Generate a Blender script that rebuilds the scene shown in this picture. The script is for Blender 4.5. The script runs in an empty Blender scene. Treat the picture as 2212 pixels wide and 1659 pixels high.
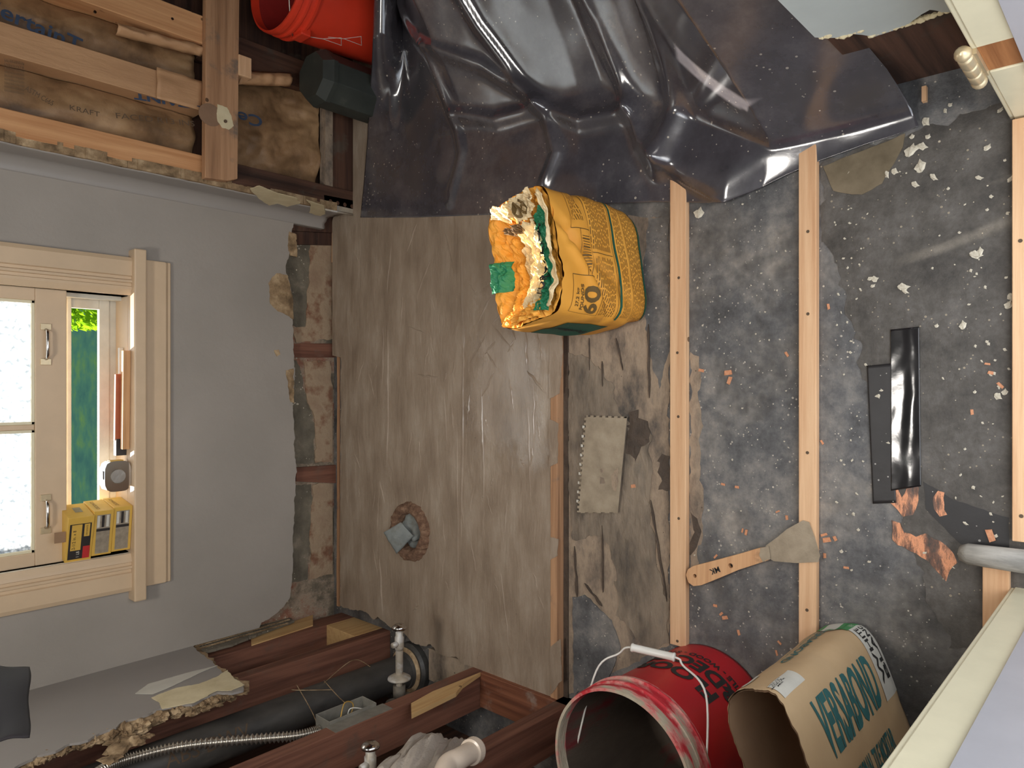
import bpy, bmesh, math, random
from mathutils import Vector, Matrix, noise
from mathutils.geometry import tessellate_polygon
random.seed(7)
PI = math.pi
scn = bpy.context.scene
COL = scn.collection

# ---------------------------------------------------------------- camera, sky, sun, lights, exposure
F_PX, H = 1534.0, 1.55
SN, CS = math.sin(math.radians(42.3)), math.cos(math.radians(42.3))
cam = bpy.data.cameras.new('camera'); cam.sensor_width = 36; cam.lens = 36*F_PX/2212; cam.clip_start = 0.02
camo = bpy.data.objects.new('camera', cam); COL.objects.link(camo)
camo.matrix_world = Matrix(((0, 1, 0, 0), (-CS, 0, -SN, 0), (-SN, 0, CS, H), (0, 0, 0, 1)))
scn.camera = camo
scn.view_settings.view_transform = 'Standard'; scn.view_settings.look = 'None'
scn.view_settings.exposure = 0.0; scn.view_settings.gamma = 1.0; scn.view_settings.use_curve_mapping = False

world = bpy.data.worlds.new('sky'); scn.world = world; world.use_nodes = True
bg = world.node_tree.nodes['Background']; bg.inputs[0].default_value = (0.84, 0.91, 1.0, 1); bg.inputs[1].default_value = 2.6

sun = bpy.data.lights.new('sun', 'SUN'); sun.energy = 19; sun.angle = 0.009; sun.color = (1.0, 0.93, 0.8)
suno = bpy.data.objects.new('sun', sun); COL.objects.link(suno)
suno.rotation_euler = Vector((0.295, -1.0, -0.395)).to_track_quat('-Z', 'Y').to_euler()

def area(name, loc, target, sx, sy, e, col):
    l = bpy.data.lights.new(name, 'AREA'); l.shape = 'RECTANGLE'; l.size = sx; l.size_y = sy; l.energy = e; l.color = col
    o = bpy.data.objects.new(name, l); COL.objects.link(o); o.location = loc
    o.rotation_euler = (Vector(target)-Vector(loc)).to_track_quat('-Z', 'Y').to_euler(); return o
area('hallway_fill', (0.05, -0.9, 1.9), (0.0, 1.3, 0.2), 1.0, 1.2, 16, (1.0, 0.96, 0.92))  # added fill light behind the camera, stands in for light through the doorway
area('ceiling_fill', (-0.16, 0.93, 2.36), (-0.16, 0.93, 0), 0.34, 0.30, 15, (1.0, 0.95, 0.88))  # added fill light, unseen; placed so the glossy floor strip mirrors it

# ---------------------------------------------------------------- measuring helpers (survey of the room from one photo station)
def ray(px, py):
    a = (px-1106)/F_PX; b = (829.5-py)/F_PX
    return Vector((b, SN-CS*a, -CS-SN*a))
ST = Vector((0, 0, H))
def FL(px, py, z=0.0): r = ray(px, py); return ST + r*((z-H)/r.z)
def YW(px, py, y): r = ray(px, py); return ST + r*(y/r.y)
def XW(px, py, x): r = ray(px, py); return ST + r*(x/r.x)

# ---------------------------------------------------------------- materials
def lin(c): c /= 255.0; return c/12.92 if c <= 0.04045 else ((c+0.055)/1.055)**2.4
def C(r, g, b): return (lin(r), lin(g), lin(b), 1)
MATS = {}
def mat(name, stops, scale=8, stretch=(1, 1, 1), rough=0.7, detail=8, bump=0.0, bscale=None, metal=0.0, spec=0.5,
        specks=None, distort=0.0, stops2=None, scale2=2.0, mix2=(0.45, 0.6), coat=0.0, bstretch=None, rvar=0.0, nrough=0.6, warp=0):
    """noise-driven material: stops = [(pos, colour)...]; stops2 a second palette mixed by a larger noise; specks = (scale, size, colour)"""
    if name in MATS: return MATS[name]
    m = bpy.data.materials.new(name); m.use_nodes = True; nt = m.node_tree; N = nt.nodes; L = nt.links
    bs = N['Principled BSDF']; bs.inputs['Roughness'].default_value = rough; bs.inputs['Metallic'].default_value = metal
    bs.inputs['Specular IOR Level'].default_value = spec; bs.inputs['Coat Weight'].default_value = coat; bs.inputs['Coat Roughness'].default_value = 0.15
    tc = N.new('ShaderNodeTexCoord')
    def noi(sc, st, det, dis=0.0, rg=None):
        mp = N.new('ShaderNodeMapping'); mp.inputs['Scale'].default_value = st; L.new(tc.outputs['Object'], mp.inputs[0])
        n = N.new('ShaderNodeTexNoise'); n.inputs['Scale'].default_value = sc; n.inputs['Detail'].default_value = det
        n.inputs['Roughness'].default_value = nrough if rg is None else rg; n.inputs['Distortion'].default_value = dis
        L.new(mp.outputs[0], n.inputs['Vector']); return n
    def ramp(src, stp):
        r = N.new('ShaderNodeValToRGB'); els = r.color_ramp.elements
        while len(els) < len(stp): els.new(0.5)
        for e, (p, c) in zip(els, stp): e.position = p; e.color = c
        L.new(src, r.inputs[0]); return r
    n1 = noi(scale, stretch, detail, distort); out = ramp(n1.outputs[0], stops).outputs[0]
    def mix(f, a, b):
        x = N.new('ShaderNodeMix'); x.data_type = 'RGBA'; L.new(f, x.inputs[0]); L.new(a, x.inputs[6])
        if isinstance(b, tuple): x.inputs[7].default_value = b
        else: L.new(b, x.inputs[7])
        return x.outputs[2]
    if stops2:
        n2 = noi(scale2, (1, 1, 1), 6); mr = N.new('ShaderNodeMapRange'); mr.interpolation_type = 'SMOOTHSTEP'
        mr.inputs[1].default_value, mr.inputs[2].default_value = mix2; L.new(n2.outputs[0], mr.inputs[0])
        n3 = noi(scale*1.7, stretch, detail, distort)
        out = mix(mr.outputs[0], out, ramp(n3.outputs[0], stops2).outputs[0])
    if specks:
        for (ss, sz, colr) in (specks if isinstance(specks, list) else [specks]):
            v = N.new('ShaderNodeTexVoronoi'); v.inputs['Scale'].default_value = ss; v.inputs['Randomness'].default_value = 1
            L.new(tc.outputs['Object'], v.inputs['Vector'])
            nm = noi(ss*0.12, (1, 1, 1), 3); ma = N.new('ShaderNodeMath'); ma.operation = 'MULTIPLY'; ma.inputs[1].default_value = sz*2
            mq = N.new('ShaderNodeMapRange'); mq.inputs[1].default_value = 0.42; mq.inputs[2].default_value = 0.66; L.new(nm.outputs[0], mq.inputs[0]); L.new(mq.outputs[0], ma.inputs[0])
            lt = N.new('ShaderNodeMath'); lt.operation = 'LESS_THAN'; L.new(v.outputs['Distance'], lt.inputs[0]); L.new(ma.outputs[0], lt.inputs[1])
            out = mix(lt.outputs[0], out, colr)
    L.new(out, bs.inputs['Base Color'])
    if rvar:
        nr = noi(scale*0.6, stretch, 5); mr = N.new('ShaderNodeMapRange'); mr.inputs[1].default_value = .35; mr.inputs[2].default_value = .65
        mr.inputs[3].default_value = max(0.03, rough-rvar); mr.inputs[4].default_value = min(1, rough+rvar); L.new(nr.outputs[0], mr.inputs[0]); L.new(mr.outputs[0], bs.inputs['Roughness'])
    if bump:
        nb = noi(bscale or scale*2, bstretch or stretch, 8, 0.2); bp = N.new('ShaderNodeBump'); bp.inputs['Strength'].default_value = 1.0
        bp.inputs['Distance'].default_value = bump; L.new(nb.outputs[0], bp.inputs['Height']); L.new(bp.outputs[0], bs.inputs['Normal'])
    MATS[name] = m; return m
def plain(name, col, rough=0.5, metal=0.0, spec=0.5, var=0.12, scale=30, bump=0.0, **k):
    d = tuple(c*(1-var) for c in col[:3])+(1,); e = tuple(min(1, c*(1+var)) for c in col[:3])+(1,)
    return mat(name, [(0.3, d), (0.7, e)], scale=scale, rough=rough, metal=metal, spec=spec, bump=bump, **k)

# wood: grain along the given axis
def wood(name, a, b, axis, rough=0.65, c=None, sc=6, dirt=None):
    st = {'X': (0.25, 6, 6), 'Y': (6, 0.25, 6), 'Z': (6, 6, 0.25)}[axis]
    stops = [(0.3, a), (0.5, b), (0.62, a)] if c is None else [(0.28, c), (0.42, a), (0.58, b), (0.75, a)]
    kw = dict(stops2=[(0.3, dirt), (0.7, tuple(x*1.5 for x in dirt[:3])+(1,))], scale2=9, mix2=(0.55, 0.68)) if dirt else {}
    return mat(name, stops, scale=sc, stretch=st, rough=rough, bump=0.0015, bscale=sc*2, spec=0.3, specks=(7, 0.035, tuple(x*0.35 for x in a[:3])+(1,)), **kw)

FELT = None
M = {}
M['pine_x'] = wood('pine_x', C(205, 160, 120), C(222, 182, 142), 'X', c=C(180, 130, 90))
M['pine_y'] = wood('pine_y', C(205, 160, 120), C(222, 182, 142), 'Y', c=C(180, 130, 90))
M['pine_z'] = wood('pine_z', C(196, 142, 96), C(216, 164, 116), 'Z', c=C(178, 120, 76))
M['fresh_z'] = wood('fresh_z', C(190, 150, 100), C(205, 168, 116), 'Z')
M['old_x'] = wood('old_x', C(160, 120, 88), C(186, 144, 108), 'X', c=C(112, 82, 60), dirt=C(110, 95, 82))
M['red_z'] = wood('red_z', C(104, 68, 54), C(130, 88, 70), 'Z', c=C(74, 46, 37), dirt=C(98, 74, 62))
M['red_y'] = wood('red_y', C(110, 66, 46), C(142, 92, 66), 'Y', c=C(76, 46, 36), dirt=C(128, 110, 98))
M['dark_z'] = wood('dark_z', C(66, 46, 36), C(92, 64, 50), 'Z', c=C(40, 28, 24), dirt=C(70, 60, 52))
M['dark_x'] = wood('dark_x', C(66, 46, 38), C(92, 64, 50), 'X', c=C(40, 28, 24), dirt=C(80, 68, 58))
M['cream'] = plain('cream_paint', C(208, 182, 150), 0.4, var=0.05, scale=12, bump=0.0006)
M['pale'] = plain('weathered_pale_paint', C(206, 200, 184), 0.5, var=0.08, scale=25, bump=0.0008)
M['jamb'] = plain('jamb_paint', C(226, 216, 184), 0.35, var=0.04, scale=20, bump=0.0004)
M['jambin'] = plain('jamb_inner_paint', C(176, 174, 178), 0.4, var=0.04, scale=14, bump=0.0004)
M['wall'] = mat('grey_wall_paint', [(0.3, C(152, 145, 136)), (0.7, C(164, 156, 147))], scale=3, rough=0.55, bump=0.0008, bscale=60, spec=0.35, specks=(9, 0.018, C(175, 168, 160)))
M['wallc'] = plain('corner_wall_paint', C(154, 148, 142), 0.42, var=0.04, scale=5)
M['whitewall'] = plain('pale_wall_paint', C(188, 194, 190), 0.5, var=0.06, scale=9, bump=0.0006)
M['crumb'] = mat('broken_plaster', [(0.34, C(108, 88, 64)), (0.48, C(152, 126, 94)), (0.64, C(196, 170, 134))], scale=22, rough=0.95, bump=0.006, bscale=45)
M['creamp'] = mat('cream_undercoat', [(0.3, C(206, 190, 150)), (0.7, C(226, 212, 176))], scale=20, rough=0.7, bump=0.001)
M['mason'] = mat('old_masonry', [(0.30, C(84, 76, 64)), (0.44, C(112, 102, 86)), (0.52, C(160, 142, 122)), (0.6, C(140, 92, 72)), (0.72, C(176, 152, 128))],
                 scale=7, rough=0.95, bump=0.008, bscale=26, stretch=(1, 1, 0.8), specks=(60, 0.10, C(180, 168, 148)), nrough=0.7)
M['masong'] = mat('grey_mortar_patch', [(0.3, C(88, 82, 70)), (0.6, C(118, 110, 95)), (0.75, C(150, 138, 120))], scale=16, rough=0.95, bump=0.005, bscale=50, specks=(70, 0.12, C(190, 180, 160)))
M['masont'] = mat('tan_mortar_patch', [(0.3, C(148, 122, 100)), (0.5, C(166, 144, 118)), (0.60, C(128, 90, 68)), (0.68, C(120, 104, 86)), (0.78, C(176, 154, 128))], scale=9, rough=0.95, bump=0.005, bscale=40)
M['bed'] = mat('mortar_bed', [(0.28, C(128, 110, 92)), (0.5, C(150, 132, 113)), (0.72, C(168, 152, 134))], scale=5, stretch=(1, 2.5, 1), rough=0.62, bump=0.006, bscale=9,
               bstretch=(1, 3.5, 1), spec=0.4, specks=[(26, 0.022, C(186, 172, 150)), (19, 0.02, C(70, 60, 50))], rvar=0.15)
def wetmask(m, x0, x1, y0, y1):
    """the freshly trowelled area is darker and glossier: roughness and tone follow an irregular region"""
    nt = m.node_tree; N = nt.nodes; L = nt.links; bs = N['Principled BSDF']
    def mth(op, a, b=None):
        n = N.new('ShaderNodeMath'); n.operation = op
        for k, v in ((0, a), (1, b)):
            if v is None: continue
            if isinstance(v, (int, float)): n.inputs[k].default_value = v
            else: L.new(v, n.inputs[k])
        return n.outputs[0]
    tc = N.new('ShaderNodeTexCoord'); sp = N.new('ShaderNodeSeparateXYZ'); L.new(tc.outputs['Object'], sp.inputs[0])
    n1 = N.new('ShaderNodeTexNoise'); n1.inputs['Scale'].default_value = 9; n1.inputs['Detail'].default_value = 8; n1.inputs['Roughness'].default_value = 0.7; L.new(tc.outputs['Object'], n1.inputs['Vector'])
    w = mth('MULTIPLY', mth('SUBTRACT', n1.outputs[0], 0.5), 0.34)
    dx = mth('SUBTRACT', mth('ABSOLUTE', mth('SUBTRACT', sp.outputs[0], (x0+x1)/2)), (x1-x0)/2)
    dy = mth('SUBTRACT', mth('ABSOLUTE', mth('SUBTRACT', sp.outputs[1], (y0+y1)/2)), (y1-y0)/2)
    d = mth('ADD', mth('MAXIMUM', dx, dy), w)
    mr = N.new('ShaderNodeMapRange'); mr.inputs[1].default_value = 0.02; mr.inputs[2].default_value = -0.03; L.new(d, mr.inputs[0])
    old = bs.inputs['Roughness'].links[0].from_socket; mx = N.new('ShaderNodeMix'); L.new(mr.outputs[0], mx.inputs[0]); L.new(old, mx.inputs[2]); mx.inputs[3].default_value = 0.25; L.new(mx.outputs[0], bs.inputs['Roughness'])
    cw = N.new('ShaderNodeMath'); cw.operation = 'MULTIPLY'; L.new(mr.outputs[0], cw.inputs[0]); cw.inputs[1].default_value = 0.8; L.new(cw.outputs[0], bs.inputs['Coat Weight'])
wetmask(M['bed'], -0.22, 0.30, 1.26, 1.56)
M['wet'] = mat('wet_mortar', [(0.3, C(118, 104, 96)), (0.7, C(148, 134, 126))], scale=9, stretch=(1, 1, 1), rough=0.24, bump=0.005, bscale=26, spec=1.0, coat=0.5, rvar=0.1)
M['lump'] = mat('mortar_smear', [(0.34, C(84, 76, 67)), (0.46, C(120, 107, 92)), (0.58, C(142, 127, 109)), (0.7, C(112, 102, 90))], scale=9, rough=0.75, bump=0.006, bscale=30, stretch=(0.6, 1.4, 1))
M['tan'] = mat('dry_mortar_stain', [(0.34, C(84, 78, 72)), (0.44, C(128, 113, 98)), (0.56, C(166, 146, 124)), (0.7, C(120, 108, 96))], scale=7, stretch=(0.6, 1.2, 1), rough=0.9, bump=0.004, bscale=45, specks=(40, 0.06, C(96, 84, 72)), nrough=0.72)
M['damp'] = mat('damp_stain', [(0.3, C(62, 52, 44)), (0.7, C(88, 74, 62))], scale=30, rough=0.6, bump=0.004, bscale=60)
M['felt'] = mat('tarred_felt', [(0.34, C(62, 61, 61)), (0.46, C(96, 95, 95)), (0.56, C(128, 124, 119)), (0.7, C(168, 158, 146))], scale=5, stretch=(1, 1, 1), rough=0.62, bump=0.002, bscale=60,
                stops2=[(0.38, C(58, 55, 53)), (0.55, C(84, 80, 76)), (0.75, C(128, 120, 110))], scale2=1.3, mix2=(0.46, 0.62), spec=0.5, nrough=0.75,
                specks=[(95, 0.12, C(170, 162, 150)), (50, 0.07, C(190, 180, 164))])
M['feltdark'] = mat('dark_felt', [(0.34, C(58, 54, 50)), (0.5, C(82, 77, 71)), (0.62, C(98, 93, 88)), (0.75, C(128, 118, 106))], scale=11, rough=0.6, bump=0.002, bscale=60, nrough=0.75,
                    specks=[(90, 0.11, C(150, 138, 118)), (40, 0.06, C(186, 174, 152))])
M['film'] = mat('wet_black_film', [(0.3, C(22, 21, 22)), (0.7, C(36, 33, 34))], scale=12, rough=0.12, bump=0.0005, bscale=9, spec=0.6, specks=(24, 0.03, C(160, 160, 165)))
M['dullfilm'] = mat('dull_black_film', [(0.3, C(30, 28, 28)), (0.7, C(44, 41, 41))], scale=12, rough=0.5, bump=0.0008, specks=(60, 0.09, C(150, 145, 138)))
M['copper'] = mat('copper_brown_stain', [(0.38, C(44, 36, 32)), (0.47, C(110, 70, 50)), (0.55, C(222, 148, 104)), (0.66, C(110, 70, 50))], scale=16, stretch=(0.5, 1.6, 1), rough=0.3, bump=0.0008, bscale=50, spec=0.6, nrough=0.75)
M['liner'] = mat('black_liner', [(0.32, C(58, 56, 60)), (0.5, C(72, 69, 74)), (0.62, C(88, 84, 87)), (0.76, C(126, 116, 108))], scale=5, stretch=(1, 1, 1), rough=0.17, bump=0.0004, bscale=24, spec=1.0, coat=0.9,
                 specks=[(60, 0.09, C(150, 142, 132)), (26, 0.05, C(176, 166, 150))], rvar=0.06, nrough=0.72)
M['kraft'] = mat('kraft_paper', [(0.36, C(98, 74, 50)), (0.5, C(140, 108, 76)), (0.66, C(172, 138, 100))], scale=6, rough=0.5, bump=0.004, bscale=12, spec=0.35, nrough=0.6)
M['kraftp'] = mat('pale_kraft_flange', [(0.3, C(176, 134, 96)), (0.7, C(200, 156, 114))], scale=6, stretch=(3, 1, 0.6), rough=0.6, bump=0.003, bscale=14)
M['blue'] = plain('blue_ink', C(52, 66, 88), 0.7, var=0.2)
M['ink'] = plain('black_ink', C(40, 38, 36), 0.7, var=0.2)
M['dimink'] = plain('faded_ink', C(92, 74, 56), 0.8, var=0.2)
M['yink'] = plain('bag_print_ink', C(96, 72, 30), 0.7, var=0.2)
M['orange'] = plain('orange_plastic', C(216, 60, 36), 0.35, var=0.06, scale=10)
M['red'] = mat('red_plastic', [(0.3, C(176, 24, 34)), (0.7, C(196, 34, 42))], scale=6, rough=0.38, specks=(40, 0.03, C(206, 120, 112)))
M['redrim'] = mat('mortar_smeared_rim', [(0.42, C(190, 40, 50)), (0.48, C(206, 130, 122)), (0.54, C(176, 162, 140)), (0.7, C(198, 186, 164))], scale=9, stretch=(1, 1, 3), rough=0.7, bump=0.004, bscale=40)
M['redin'] = mat('mortar_coated_inside', [(0.4, C(66, 54, 46)), (0.6, C(86, 74, 62)), (0.7, C(120, 26, 36))], scale=4, rough=0.7, bump=0.003, bscale=30, stretch=(2, 2, .6))
M['white'] = plain('white_plastic', C(222, 218, 208), 0.35, var=0.04)
M['pvc'] = plain('pvc_white', C(226, 208, 188), 0.25, var=0.03)
M['steel'] = plain('galvanised_steel', C(178, 172, 162), 0.34, metal=0.85, var=0.12, bump=0.0005)
M['chrome'] = plain('chrome', C(200, 196, 192), 0.14, metal=1.0, var=0.05)
M['dusty'] = mat('dusty_chrome', [(0.42, C(190, 186, 180)), (0.52, C(168, 158, 142)), (0.7, C(186, 174, 156))], scale=30, rough=0.45, metal=0.25, bump=0.001)
M['oldpipe'] = mat('mortar_dusted_pipe', [(0.35, C(84, 78, 70)), (0.65, C(124, 114, 100))], scale=20, rough=0.7, metal=0.2, bump=0.002)
M['abs'] = mat('black_pipe', [(0.35, C(52, 50, 48)), (0.6, C(74, 71, 67)), (0.75, C(110, 103, 94))], scale=14, rough=0.5, stretch=(1, 1, 0.5), bump=0.0008, specks=(60, 0.04, C(110, 104, 96)))
M['absgreen'] = mat('dark_green_plastic', [(0.35, C(46, 50, 46)), (0.6, C(58, 62, 56)), (0.78, C(92, 92, 84))], scale=10, rough=0.55, bump=0.0006)
M['jbox'] = plain('junction_box_steel', C(150, 146, 136), 0.5, metal=0.5, var=0.2, bump=0.0008)
M['rag'] = mat('grey_rag', [(0.3, C(172, 160, 146)), (0.7, C(196, 184, 170))], scale=14, rough=0.95, bump=0.003, bscale=120, bstretch=(1, 3, 1))
M['bluerag'] = mat('blue_grey_rag', [(0.3, C(118, 122, 120)), (0.5, C(134, 138, 134)), (0.7, C(112, 108, 98))], scale=16, rough=0.95, bump=0.002, bscale=80)
M['fibre'] = mat('fibrous_ring', [(0.3, C(84, 58, 44)), (0.5, C(128, 96, 74)), (0.7, C(174, 142, 114))], scale=45, rough=0.85, bump=0.006, bscale=80, nrough=0.75)
M['yellow'] = mat('yellow_paper', [(0.3, C(220, 150, 52)), (0.7, C(232, 168, 72))], scale=5, rough=0.6, bump=0.0012, bscale=16, spec=0.35)
M['paperw'] = mat('cream_paper', [(0.3, C(214, 184, 134)), (0.7, C(232, 212, 172))], scale=18, rough=0.8, bump=0.002, bscale=60)
M['pgreen'] = plain('green_print', C(34, 120, 82), 0.6, var=0.12, scale=12, bump=0.001)
M['pgreend'] = plain('dark_green_print', C(22, 84, 66), 0.6, var=0.12)
M['tanbag'] = mat('tan_paper', [(0.3, C(190, 158, 118)), (0.7, C(204, 174, 134))], scale=5, rough=0.65, bump=0.0012, bscale=14)
M['tanin'] = mat('brown_paper_inside', [(0.3, C(140, 110, 82)), (0.7, C(160, 128, 98))], scale=5, rough=0.8, bump=0.0015)
M['teal'] = plain('teal_print', C(52, 104, 104), 0.6, var=0.12)
M['labw'] = plain('white_print', C(206, 202, 190), 0.6, var=0.05)
M['labg'] = plain('bag_green_print', C(74, 140, 84), 0.6, var=0.08)
M['steelblade'] = mat('mortar_caked_blade', [(0.3, C(136, 122, 102)), (0.55, C(158, 143, 121)), (0.75, C(170, 156, 134))], scale=22, rough=0.7, bump=0.0015, bscale=70)
M['handle'] = wood('wooden_handle', C(196, 148, 106), C(214, 168, 124), 'X', dirt=C(140, 104, 76))
M['box'] = plain('yellow_card', C(214, 172, 78), 0.5, var=0.06)
M['boxl'] = plain('grey_label', C(150, 138, 120), 0.5, var=0.25, scale=60)
M['blacklab'] = plain('black_label', C(48, 44, 42), 0.5, var=0.1)
M['redlab'] = plain('red_label', C(190, 50, 50), 0.5, var=0.1)
M['deck'] = wood('stick_wood', C(186, 140, 96), C(206, 160, 114), 'X')
M['brass'] = plain('painted_brass', C(206, 186, 150), 0.32, metal=0.5, var=0.15)
M['mort'] = wood('bare_mortise', C(150, 96, 56), C(176, 118, 72), 'Z')
M['hedge'] = mat('hedge_green', [(0.35, C(70, 110, 30)), (0.5, C(130, 175, 50)), (0.68, C(190, 220, 80))], scale=16, rough=0.8)
M['lawn'] = mat('shaded_lawn', [(0.3, C(24, 46, 44)), (0.5, C(32, 56, 46)), (0.7, C(46, 66, 34))], scale=4, rough=1.0, spec=0.0, specks=(90, 0.04, C(40, 76, 56)))  # dark greens put the lawn's shade into its colour

gm = bpy.data.materials.new('textured_glass'); gm.use_nodes = True; nt = gm.node_tree; N = nt.nodes; L = nt.links
for n in list(N): N.remove(n)
tc = N.new('ShaderNodeTexCoord'); vo = N.new('ShaderNodeTexVoronoi'); vo.inputs['Scale'].default_value = 110; L.new(tc.outputs['Object'], vo.inputs['Vector'])
bp = N.new('ShaderNodeBump'); bp.inputs['Distance'].default_value = 0.004; L.new(vo.outputs['Distance'], bp.inputs['Height'])
tl = N.new('ShaderNodeBsdfTranslucent'); rp = N.new('ShaderNodeValToRGB'); rp.color_ramp.elements[0].color = (0.85, 0.87, 0.9, 1); rp.color_ramp.elements[1].color = (0.30, 0.33, 0.36, 1)
rp.color_ramp.elements[0].position = 0.25; rp.color_ramp.elements[1].position = 0.75
L.new(vo.outputs['Distance'], rp.inputs[0]); L.new(rp.outputs[0], tl.inputs[0]); L.new(bp.outputs[0], tl.inputs[1])
tr = N.new('ShaderNodeBsdfTransparent'); mx = N.new('ShaderNodeMixShader'); mx.inputs[0].default_value = 0.03; L.new(tl.outputs[0], mx.inputs[1]); L.new(tr.outputs[0], mx.inputs[2])
gl = N.new('ShaderNodeBsdfGlossy'); gl.inputs['Roughness'].default_value = 0.15; L.new(bp.outputs[0], gl.inputs['Normal']); mx2 = N.new('ShaderNodeMixShader'); mx2.inputs[0].default_value = 0.06
L.new(mx.outputs[0], mx2.inputs[1]); L.new(gl.outputs[0], mx2.inputs[2]); ou = N.new('ShaderNodeOutputMaterial'); L.new(mx2.outputs[0], ou.inputs[0]); M['glass'] = gm

# ---------------------------------------------------------------- mesh helpers
class MB:
    def __init__(s): s.v = []; s.f = []
    def add(s, vs, fs):
        o = len(s.v); s.v += [Vector(v) for v in vs]; s.f += [tuple(i+o for i in f) for f in fs]; return s
    def box(s, x0, x1, y0, y1, z0, z1, R=None):
        vs = [Vector((x, y, z)) for z in (z0, z1) for y in (y0, y1) for x in (x0, x1)]
        if R is not None: vs = [R @ v for v in vs]
        return s.add(vs, [(0, 2, 3, 1), (4, 5, 7, 6), (0, 1, 5, 4), (2, 6, 7, 3), (0, 4, 6, 2), (1, 3, 7, 5)])
    def prism(s, loops, ext):
        """loops: list of 3D point lists (first = outline, the rest = holes), extruded by ext"""
        if not isinstance(loops[0], (list,)): loops = [loops]
        loops = [[Vector(p) for p in l] for l in loops]; e = Vector(ext)
        flat = [p for l in loops for p in l]; n = len(flat)
        tris = tessellate_polygon(loops)
        fs = [tuple(t) for t in tris] + [tuple(i+n for i in reversed(t)) for t in tris]
        k = 0
        for l in loops:
            m = len(l)
            for i in range(m): fs.append((k+i, k+(i+1) % m, k+(i+1) % m+n, k+i+n))
            k += m
        return s.add(flat+[p+e for p in flat], fs)
    def tube(s, pts, r, n=12, cap=True):
        pts = [Vector(p) for p in pts]; rs = r if isinstance(r, (list, tuple)) else [r]*len(pts)
        up = None; rings = []
        for i, p in enumerate(pts):
            d = (pts[min(i+1, len(pts)-1)]-pts[max(i-1, 0)]).normalized()
            if up is None: up = Vector((0, 0, 1)) if abs(d.z) < 0.9 else Vector((1, 0, 0))
            a = d.cross(up).normalized(); b = a.cross(d).normalized(); up = b
            rings.append([p+(a*math.cos(2*PI*k/n)+b*math.sin(2*PI*k/n))*rs[i] for k in range(n)])
        vs = [v for rg in rings for v in rg]; fs = []
        for i in range(len(pts)-1):
            for k in range(n): fs.append((i*n+k, i*n+(k+1) % n, (i+1)*n+(k+1) % n, (i+1)*n+k))
        if cap: fs += [tuple(range(n-1, -1, -1)), tuple(range((len(pts)-1)*n, len(pts)*n))]
        return s.add(vs, fs)
    def lathe(s, prof, origin, axis=(0, 0, 1), n=48, fn=None, cap=False):
        """prof: [(r, h)...] around axis at origin"""
        ax = Vector(axis).normalized(); a = ax.orthogonal().normalized(); b = ax.cross(a); o = Vector(origin); vs = []
        for r, h in prof:
            for k in range(n):
                t = 2*PI*k/n; p = o+ax*h+(a*math.cos(t)+b*math.sin(t))*r
                if fn: p = fn(p, r, h, t)
                vs.append(p)
        fs = [(i*n+k, i*n+(k+1) % n, (i+1)*n+(k+1) % n, (i+1)*n+k) for i in range(len(prof)-1) for k in range(n)]
        if cap: fs += [tuple(range(n-1, -1, -1)), tuple(range((len(prof)-1)*n, len(prof)*n))]
        return s.add(vs, fs)
    def grid(s, fn, nu, nv):
        vs = [fn(i/nu, j/nv) for j in range(nv+1) for i in range(nu+1)]; w = nu+1
        return s.add(vs, [(j*w+i, j*w+i+1, (j+1)*w+i+1, (j+1)*w+i) for j in range(nv) for i in range(nu)])

def wloc(o):
    v = Vector((0, 0, 0))
    while o is not None: v += o.location; o = o.parent
    return v
def obj(name, mb, m, parent=None, smooth=False, bevel=0.0, solid=0.0, subsurf=0, origin=None):
    off = wloc(parent) if parent else Vector((0, 0, 0))
    if origin is not None: off = Vector(origin)
    me = bpy.data.meshes.new(name); me.from_pydata([tuple(v-off) for v in mb.v], [], mb.f); me.validate(); me.update()
    o = bpy.data.objects.new(name, me); COL.objects.link(o)
    me.materials.append(m)
    if parent: o.parent = parent
    if origin is not None: o.location = off - (wloc(parent) if parent else Vector((0, 0, 0)))
    bm = bmesh.new(); bm.from_mesh(me); bmesh.ops.recalc_face_normals(bm, faces=bm.faces) if not solid and name not in ('liner_sheet',) else None; bm.to_mesh(me); bm.free()
    if solid:
        md = o.modifiers.new('s', 'SOLIDIFY'); md.thickness = solid; md.offset = 0
    if bevel:
        md = o.modifiers.new('b', 'BEVEL'); md.width = bevel; md.segments = 2; md.limit_method = 'ANGLE'; md.angle_limit = 0.6
    if subsurf:
        md = o.modifiers.new('ss', 'SUBSURF'); md.levels = md.render_levels = subsurf
    if smooth or subsurf:
        for p in me.polygons: p.use_smooth = True
    return o
def tag(o, label, cat, group=None, kind=None):
    o['label'] = label; o['category'] = cat
    if group: o['group'] = group
    if kind: o['kind'] = kind
    return o
def struct(o, label=None):
    o['kind'] = 'structure'; 
    if label: o['label'] = label; o['category'] = o.name.split('_')[0].split('.')[0]
    return o
def thing(name, loc, label, cat, group=None):
    o = bpy.data.objects.new(name, None); COL.objects.link(o); o.location = loc; o.empty_display_size = 0.05
    return tag(o, label, cat, group)

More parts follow.
